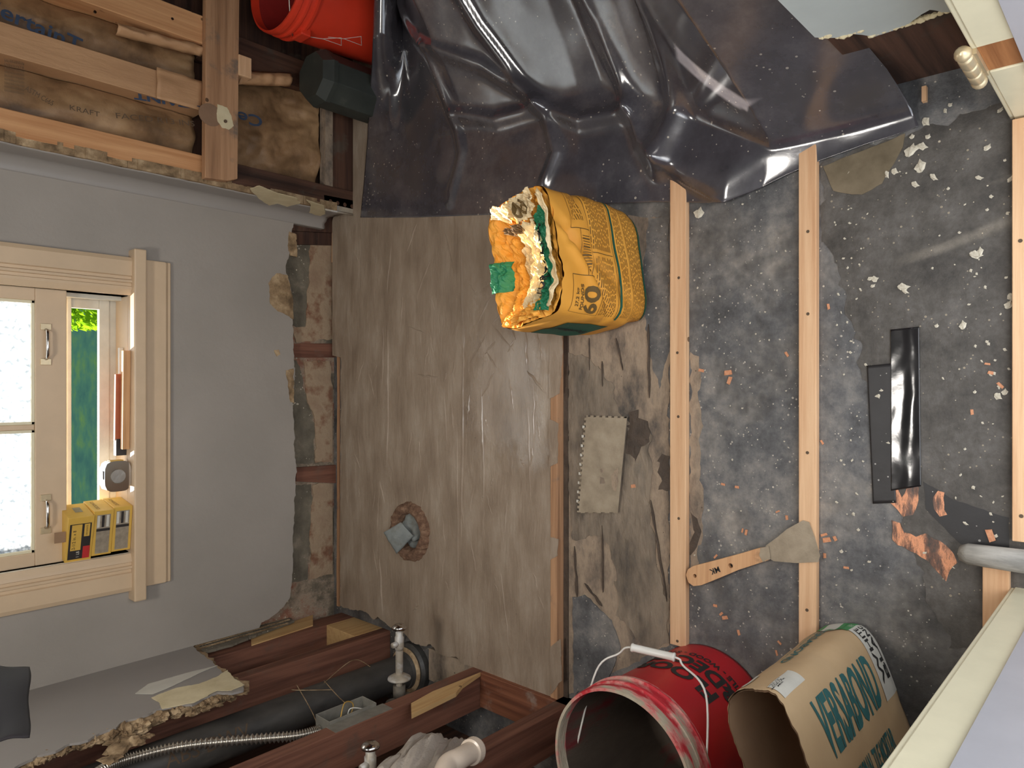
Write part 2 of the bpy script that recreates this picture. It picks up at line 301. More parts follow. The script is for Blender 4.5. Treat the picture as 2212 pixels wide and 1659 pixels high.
def torn(pts, amp, step=0.012, closed=False, plane='XZ', seed=0, keep=None):
    """roughen a polyline: subdivides and jitters it in the plane with layered noise; keep = segment indices left straight"""
    rnd = random.Random(seed); out = []; n = len(pts); rng = n if closed else n-1; acc = 0.0
    for i in range(rng):
        a, b = Vector(pts[i]), Vector(pts[(i+1) % n]); out.append(a); l = (b-a).length
        if keep and i in keep: continue
        k = int(l/(step*0.6))
        for j in range(1, k):
            p = a.lerp(b, j/k); q = p+Vector((seed*1.37, seed*2.11, seed*0.71))
            d = noise.noise_vector(q*(0.35/step))*amp*1.6+noise.noise_vector(q*(0.9/step))*amp*0.9+Vector((rnd.uniform(-1, 1), rnd.uniform(-1, 1), rnd.uniform(-1, 1)))*amp*0.25
            d *= min(1, j/2, (k-j)/2)
            if 'X' not in plane: d.x = 0
            if 'Y' not in plane: d.y = 0
            if 'Z' not in plane: d.z = 0
            out.append(p+d)
    if not closed: out.append(Vector(pts[-1]))
    return out

_vl = bpy.context.view_layer
def text_verts(s, size, bold=0.0, maxedge=0.0, space=1.0):
    cu = bpy.data.curves.new('t', 'FONT'); cu.body = s; cu.size = size; cu.offset = bold; cu.resolution_u = 3; cu.space_character = space; cu.align_x = 'CENTER'; cu.align_y = 'CENTER'
    to = bpy.data.objects.new('t', cu); COL.objects.link(to); _vl.update()
    me = bpy.data.meshes.new_from_object(to.evaluated_get(bpy.context.evaluated_depsgraph_get()))
    bm = bmesh.new(); bm.from_mesh(me)
    if maxedge:
        for _ in range(3):
            es = [e for e in bm.edges if e.calc_length() > maxedge]
            if not es: break
            bmesh.ops.subdivide_edges(bm, edges=es, cuts=1); bmesh.ops.triangulate(bm, faces=bm.faces)
    vs = [v.co.copy() for v in bm.verts]; bm.verts.index_update(); fs = [tuple(v.index for v in f.verts) for f in bm.faces]; bm.free()
    bpy.data.objects.remove(to); bpy.data.curves.remove(cu); bpy.data.meshes.remove(me)
    return vs, fs
def lettering(s, size, fn, m, parent, bold=0.0, maxedge=0.0, name='lettering', sx=1.0, space=1.0):
    vs, fs = text_verts(s, size, bold, maxedge, space)
    mb = MB().add([fn(v.x*sx, v.y) for v in vs], fs)
    return obj(name, mb, m, parent)
def flat(O, U, V): O, U, V = Vector(O), Vector(U).normalized(), Vector(V).normalized(); return lambda x, y: O+U*x+V*y
def decal(poly, fn, m, parent, name, thick=0.0):
    return obj(name, MB().prism([fn(x, y) for x, y in poly], (fn(0, 0)-fn(0, 0)) if not thick else thick), m, parent)
def sheet(fn, x0, x1, y0, y1, m, parent, name, nu=10, nv=10):
    return obj(name, MB().grid(lambda u, v: fn(x0+(x1-x0)*u, y0+(y1-y0)*v), nu, nv), m, parent)
def nz(x, y, z=0, s=1.0): return noise.noise(Vector((x*s, y*s, z*s)))

# ================================================================ THE ROOM
YB, XL, XR, YA = 2.29, -0.84, 0.615, 2.17     # window wall, left wall face, corner return, alcove wall stud face
fl = struct(obj('floor', MB().box(-1.2, 2.0, -0.6, 2.5, -0.05, 0.0), M['felt'])); fl['label'] = 'dusty black felt subfloor speckled with plaster'
struct(obj('ceiling', MB().box(-1.2, 2.0, 0.0, 2.5, 2.42, 2.5), M['whitewall']))

# window wall: masonry core with the opening
WX0, WX1, WZ0, WZ1 = -0.505, 0.267, 0.72, 1.72
core = MB()
core.prism([[(-1.2, 2.33, 0), (0.64, 2.33, 0), (0.64, 2.33, 2.42), (-1.2, 2.33, 2.42)], [(WX0, 2.33, WZ0), (WX0, 2.33, WZ1), (WX1, 2.33, WZ1), (WX1, 2.33, WZ0)]], (0, 0.12, 0))
wb = struct(obj('wall_back', core, M['mason'])); wb['label'] = 'window wall with grey plaster torn off above the mortar floor'
# plaster skin
low = [(700, 462), (690, 470), (655, 462), (636, 468), (630, 500), (634, 525), (625, 548), (617, 575), (622, 600), (630, 640), (632, 690), (634, 740), (637, 800), (632, 870), (635, 920),
       (634, 960), (640, 1010), (638, 1060), (636, 1100), (634, 1150), (632, 1200), (630, 1260), (626, 1292), (612, 1312), (590, 1330), (560, 1347)]
lowp = torn([YW(x, y, YB) for x, y in low], 0.004, 0.012, plane='XZ', seed=3)
for p in lowp: p.y = YB
lastz = lowp[-1].z; lowp[-1].x = XL
outl = [Vector((0.575, YB, 2.42)), Vector((0.575, YB, lowp[0].z))]+lowp+[Vector((XL, YB, lastz)), Vector((XL, YB, 2.42))]
hole = [Vector(p) for p in [(WX0, YB, WZ0), (WX0, YB, WZ1), (WX1, YB, WZ1), (WX1, YB, WZ0)]]
obj('plaster', MB().prism([outl, hole], (0, 0.04, 0)), M['wall'], wb)
# curved corner and short return on the right with its torn front edge
tz0 = YW(700, 462, YB).z
def cove(u, v):
    z = tz0+0.004*nz(u*9, 4, 1)+(2.42-tz0)*v
    if u < 0.55:
        t = (u/0.55)*PI/2; return Vector((0.575+0.04*math.sin(t), YB-0.04+0.04*math.cos(t), z))
    k = (u-0.55)/0.45; edge = YA+0.004+0.006*nz(z*14, 0.3)+0.004*nz(z*50, 2.3)
    return Vector((XR, (YB-0.04)*(1-k)+edge*k, z))
obj('rounded_corner', MB().grid(cove, 22, 160), M['wallc'], wb, smooth=True, solid=0.004)
tb = MB()
for i in range(120):
    z = tz0+0.03+(1.6)*i/120; w = 0.006+0.006*abs(nz(z*30, 5)); y = YA+0.006*nz(z*14, 0.3)
    tb.box(XR+0.001, XR+0.03, y-w, y+0.01, z, z+0.014+0.004*nz(z*70, 1))
obj('broken_edge', tb, M['crumb'], wb)
cr = MB()
for (pl, sd) in (([(540, 408), (560, 402), (600, 418), (640, 428), (648, 440), (620, 447), (600, 440), (582, 444), (560, 430)], 1), ([(662, 432), (700, 445), (703, 462), (690, 468), (668, 460), (672, 444)], 2)):
    pts = torn([XW(x, y, XR-0.003) for x, y in pl], 0.002, 0.008, closed=True, plane='YZ', seed=sd)
    cr.prism(pts, (0.002, 0, 0))
obj('cream_undercoat', cr, M['creamp'], wb)
# cream patches around the torn bottom edge
cp = MB()
for k, pl in enumerate([[(580, 612), (598, 590), (622, 595), (632, 640), (634, 690), (618, 680), (600, 672), (584, 656)], [(625, 500), (640, 506), (642, 555), (628, 552), (622, 530)],
                        [(618, 800), (634, 796), (636, 870), (628, 868)], [(592, 757), (602, 755), (606, 765), (598, 770)]]):
    pts = torn([YW(x, y, YB-0.002) for x, y in pl], 0.003, 0.01, closed=True, plane='XZ', seed=20+k); cp.prism(pts, (0, 0.006, 0))
obj('exposed_plaster', cp, M['crumb'], wb)
# masonry zone patches: grey mortar and tan mortar in front of the core, brown studs, dark boards
yc = 2.327
def patch(pl, seed, y, amp=0.006): 
    pts = torn([YW(px, py, y) for px, py in pl], amp, 0.02, closed=True, plane='XZ', seed=seed)
    for p in pts: p.z = max(p.z, 0.01)
    return pts
g = MB()
for k, pl in enumerate([[(590, 528), (672, 520), (676, 560), (668, 600), (662, 640), (664, 690), (660, 708), (600, 705), (585, 600)], [(600, 775), (640, 778), (655, 820), (662, 870), (680, 920), (678, 1000), (600, 1006)],
                        [(600, 1048), (672, 1046), (676, 1120), (668, 1180), (664, 1252), (600, 1262)]]):
    g.prism(patch(pl, 40+k, yc), (0, 0.01, 0))
obj('grey_mortar', g, M['masong'], wb)
g = MB()
for k, pl in enumerate([[(672, 524), (716, 528), (722, 600), (716, 660), (724, 730), (640, 740), (632, 708), (660, 706), (664, 640)], [(655, 778), (712, 780), (722, 860), (718, 1000), (682, 1000), (680, 905), (662, 850)],
                        [(676, 1048), (722, 1046), (726, 1140), (722, 1240), (668, 1252), (672, 1130)]]):
    g.prism(patch(pl, 50+k, yc-0.003), (0, 0.012, 0))
obj('tan_mortar', g, M['masont'], wb)
for k, (a, b, c, d) in enumerate([((600, 742), (600, 772), (728, 772), (728, 742)), ((640, 1010), (640, 1040), (728, 1044), (728, 1004))]):
    obj('wall_stud', MB().prism([YW(x, y, 2.318) for x, y in (a, b, c, d)], (0, 0.02, 0)), M['red_z'], wb, bevel=0.001)
obj('dark_board', MB().prism([YW(x, y, 2.312) for x, y in ((600, 462), (600, 497), (724, 503), (724, 470))], (0, 0.02, 0)), M['dark_x'], wb, bevel=0.001)
obj('dark_board', MB().prism([YW(x, y, 2.316) for x, y in ((600, 498), (600, 527), (724, 530), (724, 504))], (0, 0.02, 0)), M['dark_x'], wb, bevel=0.001)
sp = tag(obj('wood_strip', MB().prism([YW(x, y, 2.30) for x, y in ((722, 474), (735, 474), (733, 566), (721, 566))], (0, 0.015, 0)), M['pine_x']), 'short pale wood strip standing against the dark boards in the far right corner', 'wood strip')
sp = tag(obj('wood_strip', MB().prism(torn([YW(x, y, 2.29) for x, y in ((731, 620), (742, 630), (741, 900), (739, 1310), (731, 1310), (732, 900))], 0.0012, 0.03, closed=True, plane='XZ', seed=9), (0, 0.012, 0)), M['old_x']),
         'thin mortar-smeared wood strip along the far edge of the mortar bed', 'wood strip')

# corner bead (perforated metal)
bd = thing('corner_bead', YW(735, 440, 2.16), 'short perforated metal corner bead at the bottom of the torn plaster corner', 'corner bead')
def beadp(x, y): return YW(x, y, 2.165)
q = [beadp(700, 421), beadp(767, 434), beadp(767, 462), beadp(702, 450)]
holes = []
for k in range(4):
    c = beadp(714+15.5*k, 435+3.6*k); holes.append([c+Vector((0.0075*math.cos(t*PI/4), 0, 0.0075*math.sin(t*PI/4))) for t in range(8)])
obj('perforated_flange', MB().prism([q]+holes, (0, 0.0015, 0)), M['dusty'], bd)
obj('bead_nose', MB().tube([beadp(702, 452), beadp(767, 465)], 0.004, 8), M['dusty'], bd, smooth=True)

# left wall: plaster, torn edge, cavity, studs
lt = [(410, 1390), (430, 1408), (455, 1425), (480, 1452), (500, 1462), (528, 1478), (526, 1490), (500, 1497), (470, 1495), (440, 1507), (415, 1522), (390, 1520), (360, 1528), (330, 1537), (300, 1550), (262, 1560), (250, 1572),
      (215, 1583), (190, 1598), (150, 1606), (120, 1622), (80, 1632), (40, 1652), (10, 1672), (-200, 1770)]
ltp = torn([XW(x, y, XL) for x, y in lt], 0.004, 0.012, plane='YZ', seed=5)
for p in ltp: p.x = XL
ltp[0].y = YB
wl = struct(obj('wall_left', MB().prism([Vector((XL, YB, 2.42))]+ltp+[Vector((XL, ltp[-1].y, 2.42))], (-0.006, 0, 0)), M['wallc'])); wl['label'] = 'grey painted left wall broken off above open framing'
ltc = torn([XW(x, y, XL-0.0065) for x, y in lt], 0.010, 0.014, plane='YZ', seed=55)
for p in ltc: p.z -= 0.010*(0.5+nz(p.y*30, p.z*30)+0.5)
obj('plaster_backing', MB().prism([Vector((XL-0.0065, YB, 2.4))]+ltc+[Vector((XL-0.0065, ltc[-1].y, 2.4))], (-0.015, 0, 0)), M['crumb'], wl)
obj('cavity_back', MB().box(-1.2, -1.1, 0.0, 2.33, 0, 2.42), M['dark_z'], wl)
q = torn([XW(x, y, XL+0.001) for x, y in ((327, 1508), (345, 1500), (380, 1487), (430, 1478), (470, 1462), (492, 1448), (505, 1466), (528, 1480), (500, 1492), (470, 1492), (420, 1518), (350, 1532), (344, 1518))], 0.002, 0.008, closed=True, plane='YZ', seed=8)
obj('cream_undercoat', MB().prism(q, (0.0015, 0, 0)), M['creamp'], wl)
q = torn([XW(x, y, XL+0.001) for x, y in ((292, 1499), (320, 1478), (400, 1455), (470, 1438), (440, 1450), (360, 1488), (330, 1500))], 0.001, 0.01, closed=True, plane='YZ', seed=12)
obj('scraped_streak', MB().prism(q, (0.0012, 0, 0)), M['labw'], wl)
# lumps of plaster hanging under the torn edge
lm = MB()
def blob(mb, c, r, sq=(1, 1, 1), seed=0, n=10, amp=0.35):
    c = Vector(c); vs = []; fs = []; m = n//2+1
    for j in range(m+1):
        ph = PI*j/m
        for i in range(n):
            th = 2*PI*i/n; d = Vector((math.sin(ph)*math.cos(th), math.sin(ph)*math.sin(th), math.cos(ph)))
            k = 1+amp*noise.noise(d*1.7+Vector((seed*3.1, seed*1.7, seed)))
            vs.append(c+Vector((d.x*sq[0], d.y*sq[1], d.z*sq[2]))*r*k)
    for j in range(m):
        for i in range(n): fs.append((j*n+i, j*n+(i+1) % n, (j+1)*n+(i+1) % n, (j+1)*n+i))
    mb.add(vs, fs)
k = 0
for (a, b, cnt, rr) in (((526, 1492), (400, 1525), 20, 0.013), ((400, 1525), (250, 1578), 26, 0.015), ((250, 1578), (120, 1625), 26, 0.013), ((120, 1625), (20, 1668), 18, 0.012)):
    for i in range(cnt):
        t = i/cnt; p = XW(a[0]+(b[0]-a[0])*t, a[1]+(b[1]-a[1])*t, XL-0.012); k += 1
        blob(lm, p+Vector((random.uniform(-.006, 0.002), random.uniform(-.006, .006), random.uniform(-.012, .006))), rr*random.uniform(0.6, 1.1), (0.7, 1.2, 0.9), k, 9, 0.9)
for (x, y, r) in ((440, 1530, .022), (470, 1520, .018), (415, 1540, .02), (330, 1560, .022), (300, 1575, .026), (285, 1600, .026), (255, 1618, .03), (240, 1640, .022), (300, 1600, .02), (270, 1590, .02), (240, 1600, .022), (380, 1545, .016), (350, 1552, .016), (500, 1512, .012), (320, 1590, .014)):
    k += 1; blob(lm, XW(x, y, XL-0.03), r*0.85, (0.4, 1.1, 1.0), k, 10, 0.9)
obj('broken_plaster_edge', lm, M['crumb'], wl)
# strip of expanded metal lath by the corner
lv = MB()
for i in range(34):
    for j in range(3):
        cx = 415+i*6.2+3*(j % 2); cy = 1507-0.286*cx+j*7+3
        p = XW(cx, cy, XL-0.004); r = 0.0052
        hx = [p+Vector((0, r*math.cos(t*PI/3), r*1.2*math.sin(t*PI/3))) for t in range(7)]
        lv.tube(hx, 0.0011, 4, cap=False)
obj('wire_lath', lv, M['crumb'], wl)
obj('plaster_keys', MB().prism(torn([XW(x, y, XL-0.007) for x, y in ((412, 1391), (500, 1366), (620, 1332), (636, 1340), (560, 1368), (500, 1392), (440, 1408))], 0.003, 0.012, closed=True, plane='YZ', seed=66), (-0.008, 0, 0)), M['masong'], wl)

def leftstud(name, y0, y1, x0, x1, z0, z1, m, label, cat='stud'):
    return tag(obj(name, MB().box(x0, x1, y0, y1, z0, z1), m, bevel=0.002), label, cat)
leftstud('wall_stud', 2.20, 2.28, -0.965, -0.862, 0.0, 2.4, M['red_z'], 'brown corner stud below the torn grey plaster beside the window wall')
leftstud('wall_stud', 1.985, 2.03, -0.97, -0.862, 0.0, 2.4, M['red_z'], 'reddish vertical stud between the corner stud and the black pipe')
leftstud('wall_stud', 1.50, 1.545, -0.97, -0.862, 0.0, 2.4, M['red_z'], 'reddish vertical stud in front of the black pipe, carrying the metal box')
leftstud('wall_stud', 1.17, 1.215, -0.97, -0.862, 0.0, 2.4, M['red_z'], 'dark vertical stud behind the red bucket')
leftstud('sole_plate', 1.02, 1.50, -0.965, -0.862, 0.0, 0.045, M['red_y'], 'worn brown sole plate on the floor behind the red bucket', 'sole plate')
leftstud('sole_plate', 1.545, 1.76, -0.965, -0.862, -0.03, 0.02, M['tan'], 'mortar-covered sole plate beside the pipe flange', 'sole plate')
leftstud('wood_block', 2.03, 2.20, -0.95, -0.862, 0.0, 0.118, M['fresh_z'], 'clean yellow wood block between the two far studs', 'wood block')
tag(obj('nailing_strip', MB().prism([XW(x, y, -0.858) for x, y in ((542, 1373), (676, 1328), (676, 1350), (543, 1393))], (-0.012, 0, 0)), M['fresh_z']), 'pale new strip of wood nailed on the corner stud', 'wood strip')
tag(obj('shim', MB().prism([XW(x, y, -0.860) for x, y in ((888, 1519), (935, 1493), (1038, 1452), (1000, 1478), (985, 1496), (889, 1543))], (-0.012, 0, 0)), M['fresh_z']), 'pale split shim of wood on the stud above the sole plate', 'shim')

# right side: alcove framing
back = struct(obj('wall_alcove', MB().box(0.64, 2.0, 2.28, 2.4, 0, 2.42), M['dark_x'])); back['label'] = 'dark board sheathing behind the open alcove framing'
struct(obj('wall_far_right', MB().box(1.75, 1.85, 0.0, 2.4, 0, 2.42), M['dark_z']))
def zl(px, y): return YW(px, 300, y).z
zb0, zb1 = zl(508, 2.14), zl(442, 2.14)
def astud(x0, x1, z0, z1, m, y0, label, name='wall_stud', y1=2.26, cat='stud'):
    return tag(obj(name, MB().box(x0, x1, y0, y1, z0, z1), m, bevel=0.002), label, cat)
astud(0.634, 0.70, zb1-0.01, 2.4, M['pine_z'], 2.165, 'pale new stud rising beside the torn plaster corner')
astud(0.634, 0.70, 0.0, zb1-0.012, M['dark_z'], 2.165, 'dark old stud below the cross block, above the corner bead')
astud(1.035, 1.12, zb1-0.01, 2.4, M['pine_z'], 2.15, 'pale new stud nearest the orange bucket, with nail heads')
astud(1.02, 1.12, 0.03, zb1-0.012, M['dark_z'], 2.19, 'dark stud standing behind the orange bucket')
bk = tag(obj('cross_block', MB().prism([Vector((x, 2.125, z)) for x, z in ((0.64, zb0), (1.6, zb0-0.01), (1.6, zb1+0.0), (0.622, zb1+0.005), (0.628, zb0+0.03))], (0, 0.026, 0)), M['old_x'], bevel=0.002), 'weathered cross block nailed over the insulation studs', 'wood block')
kn = torn([YW(x, y, 2.1235) for x, y in ((470, 225), (490, 232), (500, 250), (505, 272), (495, 280), (480, 276), (470, 262), (468, 245))], 0.0015, 0.008, closed=True, plane='XZ', seed=4)
obj('pale_flake', MB().prism(kn, (0, 0.002, 0)), M['creamp'], bk)
obj('screw_head', MB().lathe([(0.0, -0.002), (0.005, -0.002), (0.005, 0.002)], YW(487, 262, 2.122), (0, 1, 0), 14), M['dimink'], bk)
kk = [YW(455, 248, 2.124)+Vector((0.034*math.cos(t), 0, 0.036*math.sin(t))) for t in [2*PI*i/20 for i in range(20)]]
obj('brown_paint_spot', MB().prism(kk, (0, 0.003, 0)), plain('brown_spot', C(138, 108, 84), 0.6), bk)
tag(obj('wood_block', MB().box(0.965, 1.03, 2.12, 2.17, zb0-0.045, zb0-0.002), M['pine_x'], bevel=0.003), 'small end of pale wood poking out under the cross block', 'wood block')
astud(0.66, 1.6, 0.02, 0.115, M['dark_x'], 2.175, 'dark bottom rail of the alcove framing behind the green post', 'sole_plate', 2.26, 'sole plate')
tag(obj('mortar_strip', MB().box(0.70, 1.6, 2.165, 2.20, 0.115, 0.145), M['tan']), 'pale dusty strip under the insulation paper', 'mortar strip')

def kraftsheet(x0, x1, z0, z1, y, amp, label, seed, bulge=0.02):
    def fn(u, v):
        x = x0+(x1-x0)*u; z = z0+(z1-z0)*v
        b = math.sin(PI*min(1, max(0, u)))*bulge
        w = amp*(noise.noise(Vector((x*7, z*4, seed)))+0.6*noise.noise(Vector((x*16+z*6, z*9, seed+3)))+0.35*abs(noise.noise(Vector((x*30, z*20+x*14, seed+9)))))
        return Vector((x, y-b-w, z+0.01*nz(x*20, seed)*(1 if v < 0.01 or v > .99 else 0)))
    o = obj('insulation_batt', MB().grid(fn, 50, 120), M['kraft'], smooth=True, solid=0.002)
    return tag(o, label, 'insulation'), fn
b1, f1 = kraftsheet(0.705, 0.832, zb1, 2.3, 2.228, 0.018, 'brown paper-faced insulation with dotted print between the pale corner stud and cross block', 1)
b2, f2 = kraftsheet(0.918, 1.032, zb1, 2.3, 2.228, 0.018, 'brown paper-faced insulation with large blue letters', 2)
b3, f3 = kraftsheet(0.70, 1.03, 0.145, zb0-0.004, 2.232, 0.030, 'crumpled brown insulation paper below the cross block', 3, 0.03)
# stapling flange paper over the middle stud
fs_ = astud(0.835, 0.915, zb1-0.01, 2.4, M['kraftp'], 2.16, 'middle stud wrapped in pale wrinkled paper flange')
obj('paper_tab', MB().grid(lambda u, v: Vector((0.83+0.09*u, 2.150+0.006*nz(u*3, v*3, 5), zb1+0.005+0.13*v)), 8, 10), M['kraftp'], fs_, smooth=True, solid=0.002)
tag(obj('torn_flange', MB().grid(lambda u, v: Vector((1.0+0.035*u-0.02*v, 2.165-0.02*math.sin(PI*u)+0.01*nz(u*4, v*8, 2), zb1+0.0+0.24*v)), 6, 24), M['kraftp'], smooth=True, solid=0.002), 'torn paper flange curling off the stud nearest the orange bucket', 'paper')
tag(obj('torn_flange', MB().grid(lambda u, v: Vector((1.0-0.05*v+0.045*u, 2.16-0.02*math.sin(PI*u)+0.01*nz(u*4, v*8, 7), zb0-0.2+0.18*v)), 6, 20), M['kraftp'], smooth=True, solid=0.002), 'torn paper flange hanging below the cross block', 'paper')
# lettering
yt = 2.178
def tline(s, p0, p1, y, size, parent, m, flip=False, bold=0.0):
    A, B = YW(*p0, y), YW(*p1, y); U = (B-A).normalized(); V = Vector((-U.z, 0, U.x))
    if flip: pass
    if U.cross(V).y > 0: V = -V
    vs, fs = text_verts(s, size, bold); w = max(v.x for v in vs)-min(v.x for v in vs); k = (B-A).length/w; mid = (A+B)/2
    return obj('lettering', MB().add([mid+U*v.x*k+V*v.y for v in vs], fs), m, parent)
tline('CertainT', (-45, 2), (176, 101), 2.166, 0.055, b2, M['blue'], bold=0.001)
tline('Certain', (566, 262), (425, 232), 2.150, 0.05, b3, M['blue'], bold=0.001)
tline('ERTAINT', (450, 232), (290, 205), 2.168, 0.03, b1, M['blue'], bold=0.001)
for i in range(9): tline('iiiiiiiiiiiiiiii', (10, 130+i*8), (52, 138+i*8), 2.17, 0.012, b1, M['dimink'])
tline('ASTM C665', (55, 190), (115, 225), 2.17, 0.02, b1, M['dimink']); tline('KRAFT', (150, 232), (215, 248), 2.17, 0.02, b1, M['dimink']); tline('FACED R13 INS', (250, 250), (420, 268), 2.165, 0.022, b1, M['dimink'])
for (x, y) in ((205, 26), (372, 41), (436, 42)):
    obj('nail_head', MB().lathe([(0, -0.002), (0.004, -0.002), (0.004, 0.002)], YW(x, y, 2.15 if y > 30 else 2.15), (0, 1, 0), 12), M['chrome'], b2)

# dark green post / orange bucket in the alcove
oc = thing('octagonal_post', (1.0, 2.03, 0.005), 'short dark green eight-sided plastic post beside the orange bucket', 'post')
def octo(r, z): return [Vector((1.0+r*math.cos(PI/8+k*PI/4), 2.03+r*math.sin(PI/8+k*PI/4), z)) for k in range(8)]
obj('post_body', MB().prism(octo(0.088, 0.032), (0, 0, 0.225)), M['absgreen'], oc, bevel=0.002)
mb = MB(); a, b = octo(0.092, 0.255), octo(0.075, 0.287); mb.add(octo(0.092, 0.24)+a+b, [tuple(range(7, -1, -1))]+[(k, (k+1) % 8, 8+(k+1) % 8, 8+k) for k in range(8)]+[(8+k, 8+(k+1) % 8, 16+(k+1) % 8, 16+k) for k in range(8)]+[tuple(range(16, 24))])
obj('cap', mb, M['absgreen'], oc)

def bucket(name, cx, cy, z0, label, mbody, mrim, mins, r0=0.132, r1=0.15, h=0.37, handle=None, group=None):
    t = thing(name, (cx, cy, z0), label, 'bucket')
    o = (cx, cy, z0)
    rr = lambda z: r0+(r1-r0)*z/h
    zr = h-0.075
    prof = [(0.0, 0.004), (r0-0.004, 0.004), (r0, 0.0), (r0, 0.01)]+[(rr(zr*k/12), zr*k/12) for k in range(1, 13)]
    obj('bucket_body', MB().lathe(prof, o, n=96), mbody, t, smooth=True)
    b = rr(zr)
    ringp = [(b, zr), (b+0.010, zr+0.002), (b+0.011, zr+0.010), (b+0.004, zr+0.014), (b+0.004, zr+0.028), (b+0.010, zr+0.031), (b+0.010, zr+0.037), (b+0.004, zr+0.041), (b+0.004, zr+0.052), (b+0.009, zr+0.055), (b+0.009, zr+0.066), (b+0.007, h), (b+0.001, h), (b-0.001, zr+0.05)]
    obj('rim', MB().lathe(ringp, o, n=96), mrim, t, smooth=False)
    obj('inner_wall', MB().lathe([(b-0.001, zr+0.05)]+[(rr(zr*k/8)-0.004, zr*k/8+0.006) for k in range(8, -1, -1)]+[(0, 0.008)], o, n=96), mins, t, smooth=True)
    return t, rr
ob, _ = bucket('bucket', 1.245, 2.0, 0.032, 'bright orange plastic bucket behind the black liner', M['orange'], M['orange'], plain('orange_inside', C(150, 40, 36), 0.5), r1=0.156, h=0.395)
obj('handle', MB().tube([Vector((1.245+0.157*math.cos(t), 2.0-0.155*abs(math.sin(t))*0.5, 0.37+0.06*math.sin(t))) for t in [PI*i/14 for i in range(15)]], 0.0025, 6), M['steel'], ob, smooth=True)
obj('handle_lug', MB().box(1.079, 1.104, 1.95, 2.01, 0.335, 0.37), M['orange'], ob, bevel=0.004)
for s, (x0, z0) in enumerate(((0, 0.20), (0.03, 0.14))):
    def om(x, y): th = PI+0.42+x/0.145; z = 0.032+y; r = 0.132+0.024*y/0.395+0.0014; return Vector((1.245+r*math.cos(th), 2.0+r*math.sin(th), z))
    mb = MB()
    for (p, q) in (((0, 0.05), (-0.03, 0.10)), ((-0.03, 0.10), (-0.03, 0.03)), ((-0.03, .03), (0, .05)), ((-0.03, .1), (-0.045, .15))):
        p = (p[0]+x0, p[1]+z0-0.05); q = (q[0]+x0, q[1]+z0-0.05); mb.tube([om(*p), om(*q)], 0.0009, 4)
    obj('printed_mark', mb, M['labw'], ob)

# right near wall, door jambs, hinge
wr = struct(obj('wall_right', MB().prism(torn([Vector((0.58, y, z)) for y, z in ((0.19, 0.265), (0.24, 0.27), (0.262, 0.30), (0.30, 0.272), (0.35, 0.265), (0.375, 0.30), (0.40, 0.305), (0.425, 0.33), (0.425, 2.42), (0.0, 2.42), (0.0, 0.27))], 0.0025, 0.012, closed=True, plane='YZ', seed=31, keep={7, 8, 9, 10}), (0.09, 0, 0)), M['whitewall'])); wr['label'] = 'pale plaster wall above bare dark wood by the door hinge'
obj('bare_wood', MB().box(0.592, 0.66, 0.0, 0.42, 0.0, 0.5), M['dark_z'], wr)
e = MB()
for i in range(26):
    y = 0.19+0.235*i/26; zz = {0: .27}.get(0)+0.03*(y > 0.36)+0.02*(y > 0.405); blob(e, (0.583, y, zz), 0.006*random.uniform(.6, 1.3), (1.0, 1.2, 0.8), 300+i, 8)
obj('broken_edge', e, M['creamp'], wr)
dj = struct(obj('door_1', MB().box(0.47, 0.60, 0.0, 0.145, 0.0, 2.42).box(-0.49, -0.36, 0.0, 0.145, 0.0, 2.42).box(0.60, 1.8, 0.0, 0.19, 0, 2.42).box(-1.2, -0.49, 0.0, 0.19, 0, 2.42).box(-0.36, 0.47, 0.0, 0.19, 2.05, 2.42), M['jambin'])); dj['label'] = 'doorway frame around the viewpoint with cream edges'
zh0, zh1 = 0.262, 0.368
rj = MB().box(0.474, 0.60, 0.145, 0.19, 0.0, zh0).box(0.474, 0.60, 0.145, 0.19, zh1, 2.42).box(0.478, 0.60, 0.145, 0.19, zh0, zh1)
obj('jamb_edge', rj, M['jamb'], dj, bevel=0.0015)
obj('jamb_edge', MB().box(-0.49, -0.364, 0.145, 0.19, 0.0, 2.42).box(-0.385, -0.366, 0.19, 0.196, 0.0, 2.42), M['jamb'], dj, bevel=0.0015)
obj('edge_bead', MB().box(0.476, 0.495, 0.19, 0.197, 0.0, 2.42), M['jamb'], dj, bevel=0.002)
obj('hinge_mortise', MB().box(0.4765, 0.479, 0.147, 0.19, zh0+0.002, zh1-0.002), M['mort'], dj)
hg = thing('hinge', (0.470, 0.203, zh0), 'ball-tipped door hinge on the right-hand jamb', 'hinge')
c = (0.468, 0.205)
for i, (za, zb_) in enumerate(((0.0, 0.03), (0.033, 0.064), (0.067, 0.10))):
    obj('knuckle', MB().lathe([(0, za), (0.0095, za), (0.0105, za+0.004), (0.0105, zb_-0.004), (0.0095, zb_), (0, zb_)], (c[0], c[1], zh0), n=20), M['brass'], hg, smooth=True)
for z in (-0.012, 0.112):
    mb = MB(); blob(mb, (c[0], c[1], zh0+z), 0.0115, amp=0, n=14); obj('ball_tip', mb, M['brass'], hg, smooth=True)
obj('leaf', MB().box(0.468, 0.476, 0.19, 0.205, zh0+0.004, zh1-0.004), M['brass'], hg)

